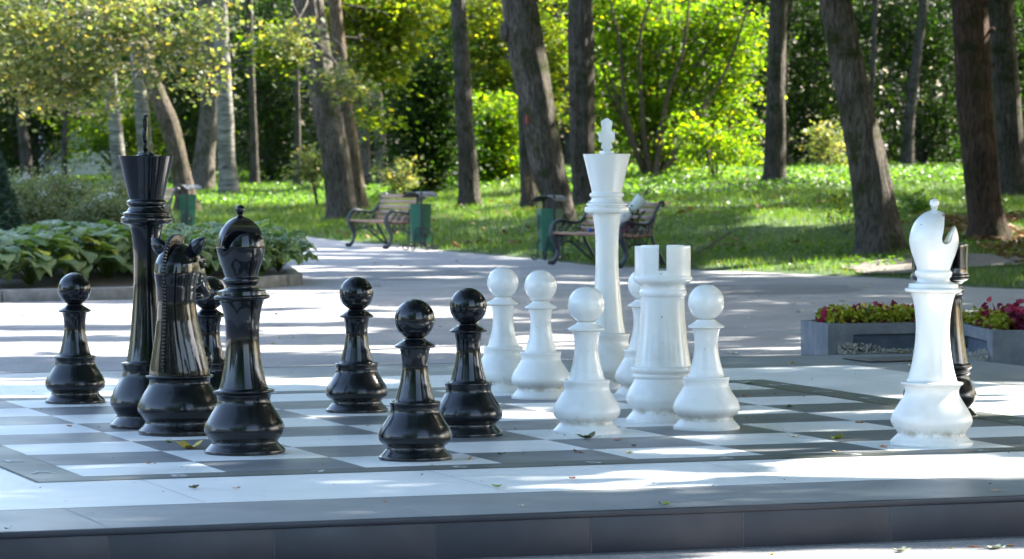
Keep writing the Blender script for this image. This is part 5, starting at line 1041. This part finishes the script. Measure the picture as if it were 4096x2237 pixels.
# ------------------------------------------------------------------ concrete planters
def planter(corner, ang, L_, W_, lab, recess_side='front'):
    root = empty('planter', corner, ang, lab, 'planter'); H = .36; t_ = .07
    b = MB()
    # long faces carry a recessed arch-ended panel
    for (y, s) in ((0, 1), (W_, -1)):
        a0, a1 = .19, L_ - .19; zt = .285; zb = .0
        prof = [(a0 - .055, zb), (a0 - .053, .205), (a0 - .03, .215), (a0 - .012, .24), (a0 - .006, zt), (a1 + .006, zt), (a1 + .012, .24), (a1 + .03, .215), (a1 + .053, .205), (a1 + .055, zb)]
        n = len(prof); P3 = [(x, y, z) for x, z in prof]; Q3 = [(x, y + s * .03, z) for x, z in prof]
        out = [(0, y, 0), (0, y, H), (L_, y, H), (L_, y, 0)]
        V = out + P3 + Q3
        F = [(0, 1, 4 + 4, 4 + 3, 4 + 2, 4 + 1, 4 + 0), (1, 2, 4 + 5, 4 + 4), (2, 3, 4 + 9, 4 + 8, 4 + 7, 4 + 6, 4 + 5)]
        F += [(4 + i, 4 + i + 1, 4 + n + i + 1, 4 + n + i) for i in range(n - 1)]
        if s < 0: F = [tuple(reversed(f)) for f in F]
        b.add(V, F)
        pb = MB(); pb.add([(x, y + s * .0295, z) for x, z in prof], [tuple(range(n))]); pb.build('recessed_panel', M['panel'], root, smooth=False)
    b.add([(0, 0, 0), (0, W_, 0), (0, W_, H), (0, 0, H)], [(0, 3, 2, 1)]); b.add([(L_, 0, 0), (L_, W_, 0), (L_, W_, H), (L_, 0, H)], [(0, 1, 2, 3)])
    i0 = [(t_, t_), (L_ - t_, t_), (L_ - t_, W_ - t_), (t_, W_ - t_)]; o0 = [(0, 0), (L_, 0), (L_, W_), (0, W_)]
    b.add([(x, y, H) for x, y in o0] + [(x, y, H) for x, y in i0] + [(x, y, H - .08) for x, y in i0], [(k, (k + 1) % 4, 4 + (k + 1) % 4, 4 + k) for k in range(4)] + [(4 + k, 4 + (k + 1) % 4, 8 + (k + 1) % 4, 8 + k) for k in range(4)])
    b.build('trough', M['planter'], root, smooth=False)
    MB().box((L_ / 2, W_ / 2, H - .06), (L_ - 2 * t_ - .004, W_ - 2 * t_ - .004, .05)).build('soil', M['soil'], root, smooth=False)
    return root, Matrix.Translation(corner) @ Matrix.Rotation(ang, 4, 'Z'), L_, W_, H
def coleus(M4, x, y, H, kind, s, lab, grp):
    p = M4 @ Vector((x, y, H - .036)); o = empty('coleus_plant', p, 0, lab, 'plant', grp); n = {'wine': 50, 'lime': 120}[kind]
    u = rng.normal(size=(n, 3)); u[:, 2] = np.abs(u[:, 2]); u /= np.linalg.norm(u, axis=1)[:, None]
    tall = .15 * s * rng.uniform(.65, 1.15) if kind == 'wine' else .105 * s
    C = np.array(p) + u * [.085 * s, .085 * s, tall] * rng.uniform(.45, 1, (n, 1)) + [0, 0, .03]
    leaf_obj('leaves', C, rng.uniform(.045, .075, n) * (1.0 if kind == 'wine' else .52), M['wine' if kind == 'wine' else 'lime'], o, elong=1.5, flatness=.5, fold=.3)
    if kind != 'wine': leaf_obj('dark_leaves', np.array(p) + u[:14] * [.08, .08, .05] + [0, 0, .015], .05, M['wine'], o)
    MB().tube([(0, 0, -.01), (.004, 0, tall * .8)], .006, 6).build('stem', M['wine'], o)
def fill(pl, lab, seed):
    root, M4, L_, W_, H = pl; rd = random.Random(seed); g = 0
    for i in range(int((L_ - .2) / .085)):
        for j in range(4):
            x = .12 + i * .085 + rd.uniform(-.02, .02); y = .11 + j * (W_ - .22) / 3 + rd.uniform(-.02, .02)
            k = 'wine' if (rd.random() < (.46 if j in (1, 2) else .14)) else 'lime'
            coleus(M4, x, y, H, k, rd.uniform(.85, 1.25), ('wine red coleus in the ' if k == 'wine' else 'lime yellow coleus in the ') + lab, ('wine red' if k == 'wine' else 'lime yellow') + ' coleus in the ' + lab)
c1 = brd(11.02, 12.75, -DECK); c1b = brd(12.32, 12.96, -DECK); a1 = R(14)
pl1 = planter(Vector((c1.x, c1.y, 0)), a1, 1.15, .58, 'concrete planter left of the white bishop, arched panel and gravel at its foot'); fill(pl1, 'left planter', 3)
c2 = brd(11.97, 10.62, -DECK); a2 = HEAD - R(14.3)
# second planter: its long side runs back from the corner, the short end faces the viewer
pl2 = planter(Vector((c2.x, c2.y, 0)) + Matrix.Rotation(a2, 3, 'Z') @ Vector((0, 1.12, 0)), a2 - R(90), 1.12, .62, 'concrete planter at the right edge, chipped corner toward the viewer'); fill(pl2, 'right planter', 5)
# a tall green shoot in the left planter
p = pl1[1] @ Vector((.3, .12, pl1[4] - .035)); o = empty('weed_shoot', p, 0, 'single upright green shoot among the coleus of the left planter', 'plant'); b = MB()
for a, l, wv in ((-.15, .12, .014), (.25, .10, .012), (.05, .17, .018)): b.add([(0, 0, 0), (a * .3 - wv, 0, l * .5), (a, .01, l), (a * .3 + wv, 0, l * .5)], [(0, 1, 2), (0, 2, 3)])
b.build('blades', M['cover'], o, smooth=False)
def pebbles(name, M4, x0, x1, y, n, lab, seed):
    rg = np.random.default_rng(seed); b = MB(); n = int(n * 2.6)
    for k in range(n):
        x = rg.uniform(x0, x1); hmax = .05 + .05 * (math.sin(x * 9) + 1) / 2; z = .1 + rg.random() ** 1.4 * (hmax + .03); r_ = rg.uniform(.0035, .0085)
        dpt = .17 * (1 - (z - .1) / .14) * rg.random(); p_ = M4 @ Vector((x, y - dpt - .0, z)); 
        b.ell(p_, (r_ * rg.uniform(.7, 1.5), r_ * rg.uniform(.7, 1.3), r_ * rg.uniform(.6, 1.)), 5, 3, Matrix.Rotation(rg.uniform(0, 3), 3, 'Y'))
    core = [M4 @ Vector(v) for v in [(x0, y, 0), (x1, y, 0), (x1, y - .19, 0), (x0, y - .19, 0), (x0 + .03, y, .17), (x1 - .03, y, .15), (x1 - .03, y - .14, .1), (x0 + .03, y - .14, .11)]]
    b.add(core, [(0, 1, 2, 3), (4, 7, 6, 5), (3, 2, 6, 7), (2, 1, 5, 6), (1, 0, 4, 5), (0, 3, 7, 4)])
    tag(b.build(name, M['gravel'], smooth=False), lab, 'gravel', kind='stuff')
pebbles('spilled_gravel', pl1[1], .06, 1.0, -.005, 700, 'spilled pale gravel heaped along the foot of the left planter', 2)
pebbles('spilled_gravel', pl2[1], .35, 1.1, -.005, 420, 'spilled pale gravel at the foot of the right planter', 3)

# ------------------------------------------------------------------ fallen leaves
LM = {k: noisy('fallen_' + k, [(.3, a), (.7, b)], 30, .6, .3, 60) for k, a, b in [('yellow', (0.472, 0.324, 0.041), (0.675, 0.540, 0.081)), ('green', (0.162, 0.230, 0.027), (0.405, 0.432, 0.054)), ('orange', (0.567, 0.176, 0.041), (0.743, 0.297, 0.068)), ('brown', (0.121, 0.061, 0.041), (0.270, 0.108, 0.054)), ('tan', (0.486, 0.324, 0.162), (0.675, 0.486, 0.270)), ('dark', (0.068, 0.068, 0.027), (0.162, 0.149, 0.041)), ('pale', (0.567, 0.594, 0.378), (0.800, 0.800, 0.567)), ('pink', (0.540, 0.203, 0.162), (0.675, 0.338, 0.270))]}
def fleaf(seed, curl, lobes=5, stem=True):
    rd = random.Random(seed); n = 40; ring = []
    for k in range(n):
        a = 2 * math.pi * k / n; r_ = .55 + .45 * abs(math.cos(a * lobes / 2 + .2)) ** 1.3 * rd.uniform(.85, 1.1); r_ *= 1 - .25 * abs(math.sin(a / 2 + .4)) ** 6
        ring.append((r_ * math.cos(a), r_ * math.sin(a) * .85))
    V = []; F = []
    ks = [.0, .35, .7, 1]
    def h(x, y): return curl * (.45 * x * x + .75 * y * y * (1 if rd_s > 0 else .6) + .25 * x * y) + .06 * math.sin(5 * x + seed) * math.sin(4 * y)
    rd_s = rd.choice([-1, 1])
    V.append((0, 0, h(0, 0) + .03))
    for s in ks[1:]:
        for x, y in ring: V.append((x * s, y * s, h(x * s, y * s) + .03 + .03 * rd.random() * s))
    for k in range(n):
        k2 = (k + 1) % n; F.append((0, 1 + k, 1 + k2))
        for q in range(2): F.append((1 + q * n + k, 1 + (q + 1) * n + k, 1 + (q + 1) * n + k2, 1 + q * n + k2))
    b = MB(); b.add(V, F)
    if stem: b.tube([(-.3, 0, .04), (-.8, .05, .1), (-1.25, .1, .22)], .018, 5)
    me = b.mesh('leaf_blade', angle=80); zmin = min(v.co.z for v in me.vertices)
    for v in me.vertices: v.co.z -= zmin
    return me
LSH = {}
def drop(x, y, wpx, col, lab, deck=True, curl=None, grp='fallen leaves on and around the board', z=None, stem=False):
    zz = (DECK + .001 if deck else .001) if z is None else z; p = spot(x, y, zz); d = p.y; s = wpx * d / FPX / 1.6
    cu = curl if curl is not None else random.choice([.25, .45, .7]); key = (random.randint(0, 3), cu, stem, col)
    if key not in LSH: m_ = fleaf(key[0] + 2, cu, 5 if key[0] % 2 else 3, stem); m_.materials.append(LM[col]); LSH[key] = m_
    o = link('fallen_leaf', LSH[key], None, None, p, (0, 0, random.uniform(0, 6.28))); o.scale = (s, s, s); tag(o, lab, 'fallen leaf', grp); return o
for a in [(478, 1128, 74, 'yellow', 'large curled yellow green leaf just left of the base of the black bishop', True, .75), (427, 1113, 26, 'green', 'small green leaf between the knight base and the large yellow leaf'), (487, 1228, 30, 'dark', 'curled brown green leaf on the white border below the bishop, at its left', True, .8), (596, 1229, 22, 'pink', 'thin pinkish leaf on the white border below the black bishop'),
          (1250, 1225, 32, 'green', 'green leaf on the white border below the nearest black pawn, at its right', True, .7), (1260, 1143, 22, 'dark', 'dark green curled leaf right of the nearest black pawn, on a dark square', True, .8), (1476, 1103, 46, 'dark', 'dark curled dry leaf with a long stem before the white pawn', True, .9), (1450, 1136, 18, 'brown', 'red brown leaf just below the dark curled leaf', True, .8), (1462, 1138, 20, 'orange', 'orange leaf beside the red brown one below the dark curled leaf'),
          (1584, 1140, 26, 'yellow', 'yellow leaf on a light square near the lettered band, right of the middle', True, .4), (1441, 1204, 22, 'orange', 'orange brown leaf alone on the white border below the middle', True, .6), (1672, 1270, 36, 'green', 'yellow green leaf at the very edge of the platform', True, .7), (969, 1264, 13, 'orange', 'tiny orange leaf standing on the grey border left of the middle', True, .9), (1178, 1156, 22, 'tan', 'tan leaf right beside the base of the nearest black pawn', True, .6), (1186, 1150, 12, 'orange', 'tiny orange leaf behind the tan one beside the nearest pawn'),
          (924, 1072, 14, 'orange', 'small orange leaf between the middle black pawn and the nearest one', True, .4), (1984, 1024, 22, 'dark', 'dark upright leaf on a dark square right of the white pawn', True, .95), (1877, 997, 26, 'orange', 'flat orange leaf on the far dark square right of the last white pawn', True, .25), (1947, 992, 14, 'tan', 'small tan leaf standing on the far dark square', True, .9), (1876, 964, 38, 'pale', 'wide pale leaf at the far corner of the playing field', True, .35),
          (1992, 915, 24, 'yellow', 'pale yellow leaf on the rear grey border', True, .5), (1846, 890, 18, 'pale', 'pale leaf on the asphalt just behind the platform', False, .5), (2163, 1064, 30, 'orange', 'orange leaf on a light square left of the white bishop', True, .3), (2105, 1104, 40, 'green', 'yellow green leaf with a stalk on a dark square left of the white bishop', True, .9), (2000, 1100, 26, 'tan', 'tan leaf on a light square left of the stalked leaf', True, .4), (2222, 1125, 22, 'orange', 'round orange brown leaf beside the base of the white bishop', True, .7),
          (2099, 1136, 22, 'tan', 'flat tan leaf on the numbered band left of the white bishop', True, .2), (2503, 1029, 20, 'orange', 'orange leaf on the sunny white border at the right', True, .4), (2506, 1234, 30, 'tan', 'tan leaf on the grey border below and right of the white bishop', True, .3), (2265, 1388, 44, 'pale', 'pale curled leaf on the asphalt below the riser', False, .8), (2500, 1380, 52, 'pale', 'wide pale leaf on the asphalt near the lower right corner', False, .6), (2541, 1374, 24, 'orange', 'orange leaf beside the wide pale leaf near the lower right corner', False, .5),
          (2450, 1376, 30, 'orange', 'orange brown leaf left of the wide pale leaf at the lower right', False, .2), (2390, 1379, 18, 'yellow', 'small yellow leaf between the two pale leaves below the riser', False, .5), (17, 1331, 14, 'brown', 'tiny red leaf at the lower left corner of the grey border', True, .9), (173, 1072, 20, 'orange', 'orange brown leaf in front of the leftmost pawn', True, .4), (102, 1028, 16, 'tan', 'tan leaf left of the leftmost pawn', True, .3), (372, 1166, 20, 'orange', 'orange leaf on a light square left of the black bishop, near the band', True, .7), (390, 1167, 9, 'pink', 'tiny pink leaf fragment right of the orange leaf near the band'),
          (1584, 1079, 20, 'tan', 'small tan leaf between the white pawn and the white rook', True, .3), (1554, 1107, 26, 'pink', 'flat pinkish leaf on a dark square right of the dark curled leaf', True, .2), (1593, 1123, 18, 'brown', 'red brown curled leaf above the yellow leaf', True, .8), (1315, 1274, 22, 'pale', 'yellowish leaf at the platform edge left of the yellow green one', True, .6), (1892, 1063, 16, 'tan', 'small tan leaf on a light square right of the last white pawn', True, .3), (1879, 1051, 14, 'yellow', 'tiny pale yellow leaf just behind the small tan one', True, .3), (2268, 888, 34, 'yellow', 'yellow leaf in the gravel at the foot of the left planter', True, .5), (1318, 1140, 8, 'brown', 'tiny brown crumb of leaf on the dark square before the curled leaf'), (1087, 1171, 10, 'brown', 'tiny brown crumb of leaf by the base of the nearest black pawn at its right'), (1940, 1395, 20, 'yellow', 'yellow leaf half hidden at the foot of the riser', False, .5), (1540, 1395, 14, 'orange', 'small orange leaf at the foot of the riser near the middle', False, .5)]:
    a = list(a); deck = a[5] if len(a) > 5 else True; cu = a[6] if len(a) > 6 else None
    drop(a[0], a[1], a[2], a[3], a[4], deck, cu, stem=('stem' in a[4] or 'stalk' in a[4]))
n = 520; rg = np.random.default_rng(77); bi, bj = rg.uniform(X0 + .1, X1 - .1, n), rg.uniform(Y0 + .1, Y1 - .1, n); P = np.array([brd(i_, j_, .003) for i_, j_ in zip(bi, bj)])
V, F = leaf_arrays(P, rg.uniform(.004, .014, n), flatness=3.); tag(link('grit', nmesh('grit', V, F), M['litter']), 'crumbs of dry leaf and grit strewn over the platform', 'grit', kind='stuff')
rl = random.Random(8); n = 0
while n < 64:
    x = rl.uniform(560, 2560); y = 622 + 262 * rl.random() ** 1.4; p = spot(x, y)
    if p.y > boundary(p.x) - .2 or (x < 760 and y < 735): continue
    bx = (p.x * CH + p.y * SH) / CELL + BC[0]; by = (-p.x * SH + p.y * CH) / CELL + BC[1]
    if (X0 - .3 < bx < X1 + .3 and by < Y1 + .3) or (bx > 10.7 and by < 14.5): continue
    col = rl.choice(['tan', 'orange', 'brown', 'yellow', 'pale', 'tan']); n += 1
    drop(x, y, rl.uniform(9, 20), col, {'tan': 'small dry tan leaf scattered on the asphalt path', 'orange': 'small orange leaf scattered on the asphalt path', 'brown': 'small brown leaf scattered on the asphalt path', 'yellow': 'small yellow leaf scattered on the asphalt path', 'pale': 'small pale leaf scattered on the asphalt path'}[col], False, grp=col + ' leaves scattered on the path')
# paint scuffs on pieces
for o in [o for o in COL.objects if o.name.startswith('pawn') and o.get('group') == 'white pawns']:
    for k in range(2):
        an = R(-90) - o.rotation_euler.z + random.uniform(-.6, .6); dab(o, an, .1605, random.uniform(.085, .115), random.uniform(.003, .008), .0016)
print('objects', len(COL.objects))
